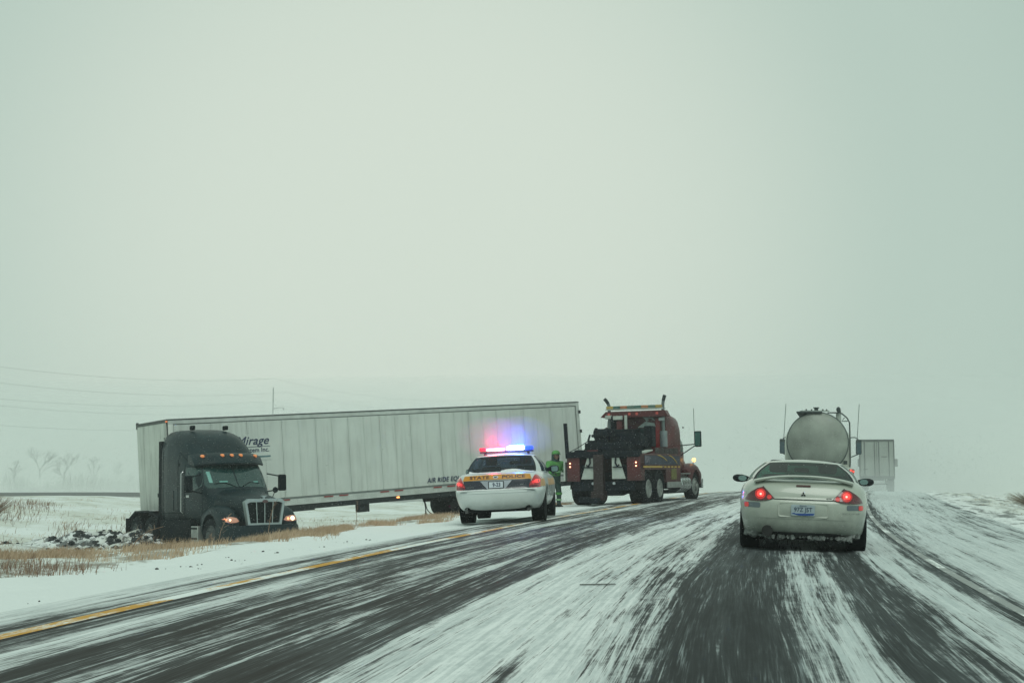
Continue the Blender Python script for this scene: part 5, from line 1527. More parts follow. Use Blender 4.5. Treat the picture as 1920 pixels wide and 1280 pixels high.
        # door window and mirror
        patch(B, 'right' if s > 0 else 'left', [(5.35, 1.75), (5.35, 2.35), (5.95, 2.30), (6.15, 1.78)], .008, .01, .15).part('door_window', mat('wrecker_side_glass', (.02, .05, .05), .1, spec=.8), c)
        m_ = MB().box((s * 1.68, 5.5, 2.20), (.24, .12, .56)).part('side_mirror', dk, c, bevel=.04, segs=3, smooth=True)
        MB().box((s * 1.68, 5.435, 2.20), (.19, .01, .48)).part('mirror_glass', mat('mirror_teal_glass', (.10, .25, .22), .1, metal=.5), m_, bevel=.003)
        MB().tube([(s * 1.0, 5.6, 1.98), (s * 1.62, 5.5, 2.02)], .018, 6).part('upper_arm', dk, m_); MB().tube([(s * .98, 5.6, 1.62), (s * 1.62, 5.5, 2.0)], .018, 6).part('lower_arm', dk, m_)
    MB().tube([(1.55, 5.5, 2.0), (1.545, 5.5, 3.3)], .011, 6).part('whip_aerial', dk, c)
    MB().box((0, 7.95, .62), (2.3, .14, .36)).part('bumper', M['chrome'], c, bevel=.03)
    MB().box((1.15, 5.45, 2.62), (.04, .1, .04)).part('roof_bracket', dk, c)
    return c
build_wrecker()
# ------------------------------------------------------------------ tanker ahead of the coupe
def build_tanker():
    X0, Y0 = 11.46, 51.5
    c = thing('tanker_truck', 'pale tanker truck with round tank, top walkway and aerials, just ahead of the white coupe', 'tanker truck',
              (X0, Y0, on_road(X0, Y0, -.02)), yaw=13.3, roll=.8)
    wht = mat('tanker_white_paint', (.66, .70, .63), .5, var=.1)
    tankm = mat('tanker_dusty_steel', (.30, .33, .29), .5, metal=.1, var=.35, vscale=1.3)
    dk = mat('tanker_dark_parts', (.03, .045, .045), .7)
    # tank with dished end
    R_ = 1.14; zc = 2.10
    prof = [(.0, 0), (.02, .3), (.07, .62), (.16, .92), (.26, 1.06), (.34, R_ - .01), (.40, R_), (7.2, R_), (7.4, 1.0), (7.5, 0)]
    MB().lathe(prof, (0, 0, zc), 'Y', 56).part('tank', tankm, c, smooth=True)
    for y in (.40, 2.2, 4.0, 5.8): MB().lathe([(y - .03, R_ + .004), (y - .025, R_ + .02), (y + .025, R_ + .02), (y + .03, R_ + .004)], (0, 0, zc), 'Y', 56).part('tank_band', dk if y < 1 else tankm, c)
    MB().lathe([(.33, R_ - .01), (.35, R_ + .012), (.40, R_ + .012), (.42, R_)], (0, 0, zc), 'Y', 56).part('end_ring', mat('ring_steel', (.05, .07, .07), .5), c)
    MB().loft([sec_ring(y, w, .9, b, 5, 40, 0, 3.6) for (y, w, b) in ((.95, 1.20, 2.72), (1.0, 1.24, 2.78), (1.7, 1.24, 2.78), (1.75, 1.2, 2.72))]).part('rear_shroud', wht, c, smooth=True)
    # walkway and manholes on top
    MB().box((-.30, 3.5, 3.235), (.95, 6.6, .05)).part('walkway', dk, c)
    MB().box((-.08, .8, 3.30), (1.05, .05, .045)).part('walkway_lip', mat('walkway_pale', (.35, .4, .37), .5), c)
    MB().box((.62, .75, 3.235), (.50, .06, .045)).box((-.62, .75, 3.25), (.08, .08, .10)).part('top_rail', dk, c)['kind'] = 'stuff'
    for x in (-.42, -.22, .0, .2, .34):
        MB().cyl((x, .8, 3.32), (x, .8, 3.37), .03, n=8).part('valve', dk, c)
    MB().cyl((-.05, 1.2, 3.26), (-.05, 1.2, 3.44), .08, n=12).box((-.05, 1.2, 3.44), (.22, .1, .04)).part('manhole', dk, c)['kind'] = 'stuff'
    rl = mat('dull_red_marker', (.35, .10, .09), .4, emit=(1, .15, .12), estr=.10)
    for x in (-.14, .05, .24): MB().lathe([(0, 0), (.001, .055), (.04, .045), (.041, 0)], (x, .42, 3.155 - .1 * x * x), 'Y', 12).part('marker_lamp', rl, c)
    # vertical pipe, stack tip, hose arching over the right side
    MB().cyl((.78, .9, 2.75), (.78, .9, 3.26), .10, n=12).part('vent_pipe', mat('pipe_pale', (.40, .44, .40), .5), c, smooth=True)
    MB().tube([(.80, 7.9, 2.6), (.80, 7.9, 3.45), (.84, 7.88, 3.62)], .07, 12).part('exhaust_stack', dk, c, smooth=True)
    MB().loft([[(.78 + a[0] * r_, .9 + a[1] * .04, z) for a in circle(0, 0, 1, 12)] for z, r_ in ((3.26, .03), (3.31, .075), (3.38, .085), (3.44, .055), (3.47, .01))]).part('vent_cap', dk, c, smooth=True)
    MB().tube([(.80, .85, 3.25), (.92, .85, 3.20), (1.10, .85, 3.04), (1.19, .85, 2.86), (1.20, .85, 2.2), (1.20, .85, 1.3), (1.15, .85, .9)], .026, 8).part('hose', dk, c, smooth=True)
    MB().tube([(1.0, .85, 3.05), (.90, .85, 2.92), (1.12, .85, 2.92)], .02, 6).part('hose_bracket', dk, c)
    # cab, mirrors, aerials
    st = [(7.9, 1.16, .9, 2.88), (8.0, 1.20, .88, 2.95), (9.0, 1.22, .88, 2.98), (9.8, 1.18, .9, 2.86), (10.3, 1.1, .9, 2.3)]
    MB().loft([sec_ring(y, w, a, b, 7, 40, 0, 5) for (y, w, a, b) in st]).part('cab', wht, c, smooth=True)
    MB().loft([sec_ring(y, w, a, b, 6, 40, 0, 5) for (y, w, a, b) in ((10.2, .98, .8, 1.9), (11.4, .85, .8, 1.7), (12.0, .75, .8, 1.55))]).part('hood', wht, c, smooth=True)
    for s in (-1, 1):
        m_ = MB().box((s * 1.66, 9.9, 2.08), (.25, .14, .66)).part('side_mirror', dk, c, bevel=.05, segs=3, smooth=True)
        MB().box((s * 1.66, 9.825, 2.02), (.19, .012, .5)).part('mirror_glass', mat('mirror_grey', (.08, .12, .14), .2, metal=.4), m_)
        MB().tube([(s * 1.15, 9.9, 2.48), (s * 1.5, 9.9, 2.50), (s * 1.64, 9.9, 2.42)], .022, 8).part('upper_arm', dk, m_)
        MB().tube([(s * 1.15, 9.9, 1.55), (s * 1.5, 9.9, 1.70), (s * 1.64, 9.9, 1.76)], .022, 8).part('lower_arm', dk, m_)
        MB().tube([(s * 1.60, 9.9, 2.44), (s * 1.60 + .10, 9.9, 3.98)], .013, 6).part('whip_aerial', dk, c)
    # chassis, wheels, rear lamps
    for s in (-1, 1):
        MB().box((s * .42, 5.5, .95), (.09, 11.5, .25)).part('frame_rail', dk, c)
        for y in (1.4, 2.65): wheel(c, s * .98, y, .52, .54, s, .55, 'dual', dirty=True)
        wheel(c, s * 1.02, 11.0, .52, .28, s, .55, 'steer', dirty=True)
        MB().box((s * .9, .6, .55), (.6, .02, .65)).part('mud_flap', M['black'], c)
        MB().prism([(.7, 1.18), (3.4, 1.18), (3.4, 1.10), (.7, 1.10)], .62, 'X', s * .93 - .31).part('fender', wht, c)
    MB().box((0, .15, .82), (2.1, .12, .22)).part('rear_bumper', dk, c)
    rd = mat('lit_red_rear_lamp', (.5, .04, .04), .3, emit=(1, .12, .08), estr=.9)
    MB().box((1.28, .12, .98), (.10, .1, .26)).box((1.2, .12, 1.05), (.3, .06, .06)).part('lamp_bracket', mat('red_brown_bracket', (.2, .07, .06), .6), c)['kind'] = 'stuff'
    for x, z in ((1.22, 1.06), (1.31, 1.02)): MB().lathe([(0, 0), (.001, .045), (.03, .04), (.031, 0)], (x, .05, z), 'Y', 12).part('tail_lamp', rd, c)
    MB().box((1.02, .5, 1.35), (.14, .12, .14)).part('side_marker', dk, c)
    return c
build_tanker()

# ------------------------------------------------------------------ box trailer almost lost in the blowing snow
def build_far_truck():
    X0, Y0 = 27.95, 105.0
    c = thing('box_truck', 'grey box trailer rig seen from behind, faint in the blowing snow ahead of the tanker', 'truck',
              (X0, Y0, on_road(X0, Y0, .0) - .02), yaw=15.1)
    g = mat('far_box_grey', (.30, .33, .30), .6, var=.15, vscale=1.0, dirt=(.10, .11, .10), dirt_top=1.0, dirt_soft=.5, dirt_amt=.7)
    dk = mat('far_truck_dark', (.07, .08, .08), .8)
    MB().box((0, 8.1, 2.55), (2.54, 16.1, 2.86)).part('box', g, c)
    for s in (-1, 1):
        MB().box((s * .62, -.02, 2.52), (1.2, .05, 2.62)).part('rear_door', g, c, bevel=.01)
        for x in (.16, .9): MB().cyl((s * x, -.06, 1.25), (s * x, -.06, 3.85), .03, n=8).part('lock_rod', dk, c)
        MB().box((s * 1.29, -.02, 2.5), (.05, .08, 2.9)).part('rear_post', dk, c)
        for y in (1.4, 2.7): wheel(c, s * 1.0, y, .52, .5, s, .55, 'dual', dirty=True)
        MB().box((s * .95, .5, .55), (.6, .02, .7)).part('mud_flap', dk, c)
        wheel(c, s * 1.0, 21.0, .52, .28, s, .55, 'steer', dirty=True)
        MB().box((s * 1.62, 19.6, 2.3), (.26, .14, .7)).part('side_mirror', dk, c, bevel=.04)
        MB().tube([(s * 1.1, 19.6, 2.5), (s * 1.6, 19.6, 2.5)], .03, 6).part('mirror_arm', dk, c)
    MB().box((0, -.03, 3.97), (2.6, .08, .10)).part('top_rail', dk, c)
    MB().box((0, -.04, 1.12), (2.6, .1, .22)).part('bottom_sill', dk, c)
    MB().box((0, .1, .62), (2.0, .1, .12)).box((-.6, .1, .85), (.08, .08, .5)).box((.6, .1, .85), (.08, .08, .5)).part('under_ride_bar', dk, c)['kind'] = 'stuff'
    MB().box((0, 9, 1.0), (1.0, 15, .2)).part('chassis', dk, c)
    for x, z, w_ in ((-.85, 1.75, .35), (.55, 2.7, .4)): MB().box((x, -.055, z), (w_, .012, .06)).part('small_sign', dk, c)
    MB().loft([sec_ring(y, w, a, b, 7, 32, 0, 5) for (y, w, a, b) in ((17.2, 1.2, .8, 3.6), (19.0, 1.2, .8, 3.5), (19.8, 1.15, .8, 2.8), (20.2, 1.0, .8, 1.9), (21.9, .9, .7, 1.6))]).part('cab', g, c, smooth=True)
    return c
build_far_truck()
# ------------------------------------------------------------------ roadside worker
def skin_mesh(name, nodes, edges, radii, material, parent, sub=2, root=0):
    me = bpy.data.meshes.new(name); me.from_pydata([Vector(n) for n in nodes], edges, []); me.update()
    o = bpy.data.objects.new(name, me); COL.objects.link(o)
    o.modifiers.new('skin', 'SKIN').use_smooth_shade = True
    for i, r in enumerate(radii):
        o.data.skin_vertices[0].data[i].radius = (r, r) if not isinstance(r, tuple) else r
        o.data.skin_vertices[0].data[i].use_root = (i == root)
    m = o.modifiers.new('sub', 'SUBSURF'); m.levels = sub; m.render_levels = sub
    nm = evaluated(o); o.modifiers.clear(); o.data = nm; nm.materials.clear(); nm.materials.append(material)
    nm.polygons.foreach_set('use_smooth', [True] * len(nm.polygons))
    o.parent = parent
    return o

def build_person():
    X0, Y0 = 1.40, 45.6
    c = thing('person', 'person in lime green jacket and helmet standing between the police car and the tow truck', 'person',
              (X0, Y0, on_road(X0, Y0) - .03), yaw=150)
    c.scale = (1.12, 1.12, 1.04)
    lime = mat('lime_jacket', (.09, .31, .075), .7, var=.3, vscale=9, emit=None)
    dark = mat('dark_overalls', (.03, .07, .06), .8, var=.4, vscale=8)
    skin = mat('wind_burnt_skin', (.30, .17, .13), .6)
    boot = M['black']
    band = mat('reflective_band', (.30, .55, .30), .4)
    # +y is where the body faces; it leans forward a little, arms held in front at the waist
    body_nodes = [(0, 0, .95), (0, .01, 1.10), (0, .03, 1.28), (0, .05, 1.42), (0, .07, 1.52), (0, .09, 1.60),      # 0-5 pelvis .. head base
                  (.20, .05, 1.42), (.27, .08, 1.20), (.20, .30, 1.10), (-.20, .05, 1.42), (-.27, .10, 1.20), (-.18, .32, 1.16),  # arms 6-11
                  (.10, 0, .86), (.12, .03, .50), (.13, -.02, .12), (.13, .10, .05), (-.10, 0, .86), (-.13, .06, .50), (-.14, .03, .12), (-.14, .15, .05)]
    E = [(0, 1), (1, 2), (2, 3), (3, 4), (4, 5), (3, 6), (6, 7), (7, 8), (3, 9), (9, 10), (10, 11), (0, 12), (12, 13), (13, 14), (14, 15), (0, 16), (16, 17), (17, 18), (18, 19)]
    Rr = [(.19, .15), (.19, .15), (.20, .16), (.17, .13), (.07, .07), (.07, .07), .085, .072, .058, .085, .072, .058, .115, .085, .065, .055, .115, .085, .065, .055]
    skin_mesh('body', body_nodes, E, Rr, dark, c)
    # jacket
    jn = [(0, 0, .98), (0, .015, 1.12), (0, .03, 1.28), (0, .05, 1.43), (.21, .05, 1.42), (.285, .09, 1.20), (.215, .28, 1.105), (-.21, .05, 1.42), (-.285, .10, 1.20), (-.20, .30, 1.155)]
    je = [(0, 1), (1, 2), (2, 3), (3, 4), (4, 5), (5, 6), (3, 7), (7, 8), (8, 9)]
    jr = [(.22, .18), (.215, .175), (.225, .18), (.19, .15), .105, .09, .072, .105, .09, .072]
    skin_mesh('jacket', jn, je, jr, lime, c)
    MB().lathe([(1.13, .0), (1.13, .225), (1.17, .226), (1.17, 0)], (0, .01, 0), 'Z', 24).part('reflective_stripe', band, c)
    for x, y in ((.12, .02), (-.13, .05)):
        MB().lathe([(.42, .0), (.42, .100), (.50, .104), (.50, 0)], (x, y, 0), 'Z', 16).part('knee_band', lime, c)
        MB().lathe([(.24, .0), (.24, .088), (.29, .090), (.29, 0)], (x, y - .01, 0), 'Z', 16).part('ankle_band', band, c)
        MB().loft([sec_ring(yy, .055, 0.0, h, 3, 16, x) for yy, h in ((y - .12, .10), (y - .02, .15), (y + .08, .12), (y + .17, .07))]).part('boot', boot, c, smooth=True)
    # head, hood and dark visor/cap peak
    H = (0, .11, 1.66)
    bm = bmesh.new(); bmesh.ops.create_uvsphere(bm, u_segments=20, v_segments=14, radius=1)
    for v in bm.verts:
        x, y, z = v.co
        v.co = Vector((x * .078 * (1 - .18 * max(0, -z)), y * .098 + (.012 if z < -.3 and y > .3 else 0), z * .122))
    me = bpy.data.meshes.new('head'); bm.to_mesh(me); bm.free(); me.materials.append(skin)
    me.polygons.foreach_set('use_smooth', [True] * len(me.polygons))
    h = bpy.data.objects.new('head', me); COL.objects.link(h); h.parent = c; h.location = H
    MB().loft([[( a[0], .095 + .006, a[1]) for a in circle(0, -.02, .016, 8, .03)], [(a[0], .125, a[1]) for a in circle(0, -.03, .010, 8, .014)]]).part('nose', skin, h)
    for s in (-1, 1):
        MB().lathe([(-.006, 0), (-.004, .012), (.004, .012), (.006, 0)], (s * .03, .092, .012), 'Y', 10).part('eye', boot, h)
    MB().box((0, .094, -.062), (.045, .012, .010)).part('mouth', mat('lips', (.2, .08, .07), .6), h)
    hood = MB().loft([[(a[0] * 1.0, a[1] * 1.15 + .075, z) for a in circle(0, 0, r_, 18)] for z, r_ in ((1.50, .10), (1.56, .128), (1.66, .122), (1.68, .118))])
    MB().lathe([(1.70, .128), (1.74, .126), (1.79, .105), (1.825, .06), (1.835, 0)], (0, .10, 0), 'Z', 20).part('helmet', lime, c, smooth=True)
    MB().prism([(.115 * math.cos(a), .15 + .13 * math.sin(a)) for a in [math.pi * i / 12 for i in range(13)]], .014, 'Z', 1.70).part('helmet_brim', dark, c)
    hv = [(z, r_) for z, r_ in ((1.50, .11), (1.58, .118), (1.70, .112))]
    V = []; Fc = []
    for z, r_ in hv:
        for i in range(13):
            a = R(150 + 240 * i / 12)
            V.append((r_ * math.cos(a), .08 + r_ * 1.1 * math.sin(a), z))
    for k in range(2):
        for i in range(12): Fc.append((k * 13 + i, k * 13 + i + 1, (k + 1) * 13 + i + 1, (k + 1) * 13 + i))
    MB().add(V, Fc).part('hood', dark, c, smooth=True)
    # gloved hands: palm and five bent fingers
    for s, p in ((1, Vector((.19, .34, 1.085))), (-1, Vector((-.16, .36, 1.145)))):
        MB().box(p, (.075, .085, .035)).part('palm', boot, c, smooth=True, bevel=.012)
        for k, ln in enumerate((.055, .065, .07, .06)):
            x = p.x + (k - 1.5) * .02
            MB().tube([(x, p.y + .035, p.z), (x, p.y + .035 + ln * .6, p.z - .012), (x, p.y + .035 + ln * .8, p.z - .045)], [.011, .010, .008], 6).part('finger', boot, c, smooth=True)
        MB().tube([(p.x - s * .03, p.y - .01, p.z), (p.x - s * .058, p.y + .02, p.z - .012), (p.x - s * .055, p.y + .045, p.z - .03)], [.013, .012, .010], 6).part('thumb', boot, c, smooth=True)
    return c
build_person()
# ------------------------------------------------------------------ power line far across the field
polem = mat('haze_pale_pole', (.20, .22, .21), .9, var=.3)  # pole and wire colour lightened, distance haze put into the tone
pole_xy = [(-63, 140), (-35, 200), (-7, 262), (21, 322)]
wh = [(0, 13.4), (.9, 11.4), (-.9, 10.0), (.9, 8.9), (-.5, 6.9)]
plabels = ['utility pole outside the view, holding the wires at the left', 'thin utility pole with side arms above the left part of the white trailer',
           'very faint utility pole rising above the middle of the white trailer', 'utility pole lost in the haze behind the tow truck']
prev = None
for (x, y), lab in zip(pole_xy, plabels):
    g0 = ground_z(x, y)
    p = thing('utility_pole', lab, 'utility pole', (x, y, g0), yaw=25, group='utility poles in the field behind the trailer')
    MB().cyl((0, 0, -.3), (0, 0, 14.2), .13, .08, n=12).part('pole_shaft', polem, p, smooth=True)
    for dx, z in wh[1:4]:
        s = 1 if dx > 0 else -1
        MB().tube([(0, 0, z - .15), (s * .9, 0, z), (s * 1.9, 0, z + .02)], [.07, .06, .045], 6).part('cross_arm', polem, p)
        MB().cyl((s * 1.85, 0, z), (s * 1.85, 0, z - .4), .05, n=8).part('insulator', M['black'], p)
    MB().cyl((0, 0, 14.1), (0, 0, 14.4), .05, n=8).part('insulator', M['black'], p)
for k, (dx, z) in enumerate(wh):
    pts = []
    seq = [(-100, 62)] + pole_xy
    for i in range(len(seq) - 1):
        a, b = seq[i], seq[i + 1]
        for j in range(14):
            t = j / 14
            ox = 1.9 * (1 if dx > 0 else -1) if k in (1, 2, 3) else 0
            pts.append((a[0] + (b[0] - a[0]) * t + ox, a[1] + (b[1] - a[1]) * t, z + .8 - 1.3 * 4 * t * (1 - t) - 1.2 * max(0, 1 - max(0, (a[1] + (b[1] - a[1]) * t - 140) / 60))))
    o = MB().tube(pts, .012, 5).part('power_line', polem, None, smooth=True)
    setp(o, ['topmost thin wire', 'second wire from the top', 'third wire from the top', 'fourth wire from the top', 'lowest and clearest wire'][k] + ' strung across the left sky', 'wire', 'power lines in the left sky')

# faint bare trees beyond the far road
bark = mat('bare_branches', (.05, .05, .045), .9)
def bare_tree(x, y, h, seed, label, name='bare_tree', r0=.12, spread=.5, twig=None, group='bare trees beyond the far road', cat='tree', m=None):
    rr = random.Random(seed)
    t = thing(name, label, cat, (x, y, ground_z(x, y) - .05), yaw=rr.uniform(0, 360), group=group)
    trunk = MB(); crown = MB()
    def grow(p, d, ln, r, depth):
        q = p + d * ln
        (trunk if depth == 0 else crown).tube([p, (p + q) / 2 + Vector((rr.uniform(-1, 1), rr.uniform(-1, 1), 0)) * ln * .06, q], [r, r * .8, r * .6], 5 if depth < 2 else 3)
        if depth < 5:
            for k in range(rr.choice((3, 4)) if depth < 3 else 3):
                nd = (d + Vector((rr.uniform(-1, 1), rr.uniform(-1, 1), rr.uniform(-.3, .6))) * spread * 1.7).normalized()
                grow(p + d * ln * rr.uniform(.45, 1), nd, ln * rr.uniform(.55, .75), r * .55, depth + 1)
    grow(Vector((0, 0, 0)), Vector((rr.uniform(-.08, .08), 0, 1)).normalized(), h * .34, r0, 0)
    trunk.part('trunk', m or bark, t); cr = crown.part('crown', m or bark, t)
    return t
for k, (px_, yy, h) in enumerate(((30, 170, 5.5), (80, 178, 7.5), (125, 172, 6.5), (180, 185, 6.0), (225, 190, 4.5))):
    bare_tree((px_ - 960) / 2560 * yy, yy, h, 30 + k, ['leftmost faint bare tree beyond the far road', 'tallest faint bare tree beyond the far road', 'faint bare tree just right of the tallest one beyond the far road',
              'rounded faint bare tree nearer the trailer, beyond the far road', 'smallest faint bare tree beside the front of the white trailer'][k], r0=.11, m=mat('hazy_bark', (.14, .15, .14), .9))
# ------------------------------------------------------------------ dead grass, weeds, shrubs, clods
def field_z(x, y):
    """height of the built ground mesh at (x, y)"""
    hit = GB.ray_cast(Vector((x, y, 30)), Vector((0, 0, -1)))
    return hit[0].z if hit[0] is not None else ground_z(x, y)
GB = bvh_of(ground)

def blades(name, pts, hgt, material, label, width=.007, lean=(.25, .0), bend=.3, seed=1):
    r = np.random.default_rng(seed); n = len(pts)
    P = np.array([(x, y, field_z(x, y) - .01) for x, y in pts])
    H = hgt * r.uniform(.45, 1.15, n)[:, None] if np.isscalar(hgt) else (np.array(hgt) * r.uniform(.5, 1.15, n))[:, None]
    a = r.uniform(0, 2 * math.pi, n)
    D = np.stack([np.cos(a), np.sin(a) * .5, np.zeros(n)], 1) * r.uniform(.05, bend, n)[:, None] + np.array([lean[0], lean[1], 0]) * r.uniform(.3, 1.3, n)[:, None]
    W = np.stack([np.ones(n), np.zeros(n), np.zeros(n)], 1) * width * r.uniform(.6, 1.4, n)[:, None]
    up = np.array([0, 0, 1.0])
    b0, b1 = P - W, P + W
    m = P + up * H * .55 + D * H * .35
    m0, m1 = m - W * .75, m + W * .75
    t = P + up * H * .95 + D * H
    V = np.stack([b0, b1, m0, m1, t], 1).reshape(-1, 3)
    k = np.arange(n)[:, None] * 5
    F = (k + np.array([[0, 1, 3, 0, 3, 2, 2, 3, 4]])).reshape(-1, 3)
    me = bpy.data.meshes.new(name)
    me.vertices.add(len(V)); me.vertices.foreach_set('co', V.ravel())
    me.loops.add(F.size); me.loops.foreach_set('vertex_index', F.ravel())
    me.polygons.add(len(F)); me.polygons.foreach_set('loop_start', np.arange(0, F.size, 3)); me.polygons.foreach_set('loop_total', np.full(len(F), 3))
    me.update(); me.materials.append(material)
    o = bpy.data.objects.new(name, me); COL.objects.link(o)
    setp(o, label, None, None, 'stuff')
    return o

def straw(name, a, b):
    m = bpy.data.materials.new(name); m.use_nodes = True
    N, L = m.node_tree.nodes, m.node_tree.links; bs = N['Principled BSDF']
    g = N.new('ShaderNodeNewGeometry'); mx = N.new('ShaderNodeMix'); mx.data_type = 'RGBA'
    L.new(g.outputs['Random Per Island'], mx.inputs[0]); mx.inputs[6].default_value = a + (1,); mx.inputs[7].default_value = b + (1,)
    L.new(mx.outputs[2], bs.inputs['Base Color']); bs.inputs['Roughness'].default_value = .9
    bs.inputs['Specular IOR Level'].default_value = .1
    return m
STRAW = straw('dead_straw', (.33, .225, .14), (.62, .48, .35))
RUST = straw('rusty_stalks', (.14, .085, .065), (.36, .26, .19))

r = np.random.default_rng(11)
# the band of combed grass along the brow of the bank
pts = []
N_ = 60000
yv = 14.5 + (52 - 14.5) * r.uniform(0, 1, N_) ** 1.15
cu = -3.95 - .30 * np.sin(yv * .35) - .012 * (yv - 15) - 2.5 * sst(27, 19, yv)
uv_ = cu + r.normal(0, .48, N_)
for y_, u_, cu_ in zip(yv, uv_, cu):
    x_ = float(xl(y_)) + u_
    d_ = mnoise.noise(Vector((x_ * .9, y_ * .45, 3.0))) + .35 * mnoise.noise(Vector((x_ * 3.1, y_ * 1.4, 7.0)))
    if d_ > .02 + .25 * abs(u_ - float(cu_)) - .15 * r.random() and u_ < -2.9: pts.append((x_, y_))
blades('dry_grass', pts, .15, STRAW, 'band of straw-coloured dead grass along the top of the ditch bank', .004, (.40, -.05), .8, 2)
# looser tufts below the band and on the near snow slope
pts = []
for k in range(2600):
    y_ = 13 + 30 * r.random() ** 1.2; u_ = r.uniform(-8.5, -3.6)
    x_ = float(xl(y_)) + u_
    d_ = mnoise.noise(Vector((x_ * .6, y_ * .35, 13.0)))
    if d_ > .12:
        for j in range(9): pts.append((x_ + r.normal(0, .09), y_ + r.normal(0, .12)))
blades('dry_tufts', pts, .20, STRAW, 'loose tufts of dead grass poking through snow beside the grass band', .004, (.3, 0), .8, 3)
# dark stalks at the near left
pts = []; hh = []
for (px_, py_, n_, spx, h_) in ((30, 1085, 150, 45, .20), (110, 1080, 100, 40, .18), (75, 1078, 50, 30, .26), (150, 1072, 18, 12, .26), (185, 1070, 40, 30, .13)):
    for k in range(n_):
        p_ = px_ + r.normal(0, spx); q_ = py_ + r.normal(0, 5)
        Yd = 2560 * 1.42 / (q_ - 876); pts.append(((p_ - 960) / 2560 * Yd, Yd)); hh.append(h_)
blades('dark_stalks', pts, hh, RUST, 'dark broken stalks standing in the snow at the near left', .0035, (.2, 0), .8, 4)
# field weeds: rusty patches seen between the grass band and the far road
pts = []; hh = []
for (px_, py_, n_, spx, spy, h_) in ((30, 985, 120, 22, 5, .34), (62, 978, 160, 18, 5, .36), (140, 1000, 130, 16, 6, .30), (185, 1003, 30, 30, 8, .2), (15, 1020, 60, 20, 8, .22), (95, 975, 50, 14, 4, .3), (232, 985, 60, 22, 6, .26),
                                   (150, 1015, 60, 40, 8, .16), (60, 1035, 60, 50, 8, .2), (280, 1010, 160, 30, 6, .34), (345, 1012, 60, 30, 5, .3), (600, 972, 60, 60, 6, .12), (700, 965, 80, 90, 6, .12), (640, 985, 60, 60, 5, .16)):
    for k in range(n_):
        p_ = px_ + r.normal(0, spx); q_ = py_ + r.normal(0, spy)
        if q_ < 940: continue
        Yd = 2560 * 2.30 / (q_ - 876); Yd = min(Yd, 60); pts.append(((p_ - 960) / 2560 * Yd, Yd)); hh.append(h_)
blades('field_weeds', pts, hh, RUST, 'reddish dead weeds scattered over the snowy field', .007, (.3, 0), .9, 5)
pts = []; 
for k in range(5200):
    y_ = r.uniform(20, 66); x_ = r.uniform(-.40, .02) * y_
    u_ = x_ - float(xl(y_))
    if u_ > -6: continue
    if mnoise.noise(Vector((x_ * .25, y_ * .25, 21.0))) > .05: pts.append((x_, y_))
blades('field_stubble', pts, .10, STRAW, 'short straw stubble sticking out of the snow on the field', .007, (.2, 0), .5, 6)
# right verge
pts = []
for k in range(3200):
    y_ = 24 + 34 * r.random() ** 1.3; u_ = r.uniform(11.5, 20)
    x_ = float(xl(y_)) + u_
    if mnoise.noise(Vector((x_ * .5, y_ * .3, 41.0))) > .12: pts.append((x_, y_))
blades('verge_grass', pts, .09, STRAW, 'sparse dead grass on the snowy right verge', .007, (.2, 0), .5, 7)
# bent single stalks that stand out
for k, (px_, py_, zz, h_, bx, lab) in enumerate(((412, 1003, .75, .75, .30, 'tall bent grass stalk in front of the dark tractor'), (505, 995, .7, .95, .22, 'slanting thin stalk in front of the tractor grille'),
                                       (670, 968, 1.0, .95, .05, 'thin upright weed in the snow under the trailer'), (248, 1068, 1.35, .42, .55, 'bent brown twig lying on the snowbank'), (404, 1032, 1.33, .22, -.05, 'short dark broken stem in the grass edge'))):
    Yd = 2560 * (1.2 + zz * .35) / (py_ - 876); x_ = (px_ - 960) / 2560 * Yd; z_ = field_z(x_, Yd)
    t = thing('weed_stem', lab, 'weed', (x_, Yd, z_), group='single weed stems on the bank')
    MB().tube([(0, 0, -.02), (bx * .25, 0, h_ * .5), (bx * .6, 0, h_ * .85), (bx, .02, h_)], [.010, .008, .006, .004], 5).part('stem', RUST, t)
    q = MB()
    for j in range(7):
        a = random.Random(j + k).uniform(-1, 1); f = .45 + .08 * j
        q.tube([(bx * f * .8, 0, h_ * f), (bx * f * .8 + a * .12, .02, h_ * f + .06)], [.005, .003], 4)
    q.part('twigs', RUST, t)['kind'] = 'stuff'
# shrubs at the frame edges
def twig_bush(x, y, h, w, n, seed, label, material):
    rr = random.Random(seed)
    t = thing('dry_bush', label, 'bush', (x, y, field_z(x, y)))
    for k in range(2):
        q = MB()
        for j in range(n // 2):
            a = rr.uniform(0, 6.28); d = rr.random() ** .6 * w; hh_ = h * rr.uniform(.5, 1.1)
            q.tube([(0, 0, 0), (math.cos(a) * d * .4, math.sin(a) * d * .4, hh_ * .55), (math.cos(a) * d + .1, math.sin(a) * d, hh_)], [.009, .005, .002], 3)
        q.part('branches' if k == 0 else 'twigs', material, t)['kind'] = 'stuff'
twig_bush(-19.4, 51.5, .9, .75, 260, 5, 'wind-bent reddish bush at the left edge beside the far road', RUST)
twig_bush(16.6, 43.5, .50, 1.1, 700, 6, 'low brown bush on the verge at the right edge', straw('brown_bush', (.16, .14, .11), (.28, .24, .18)))

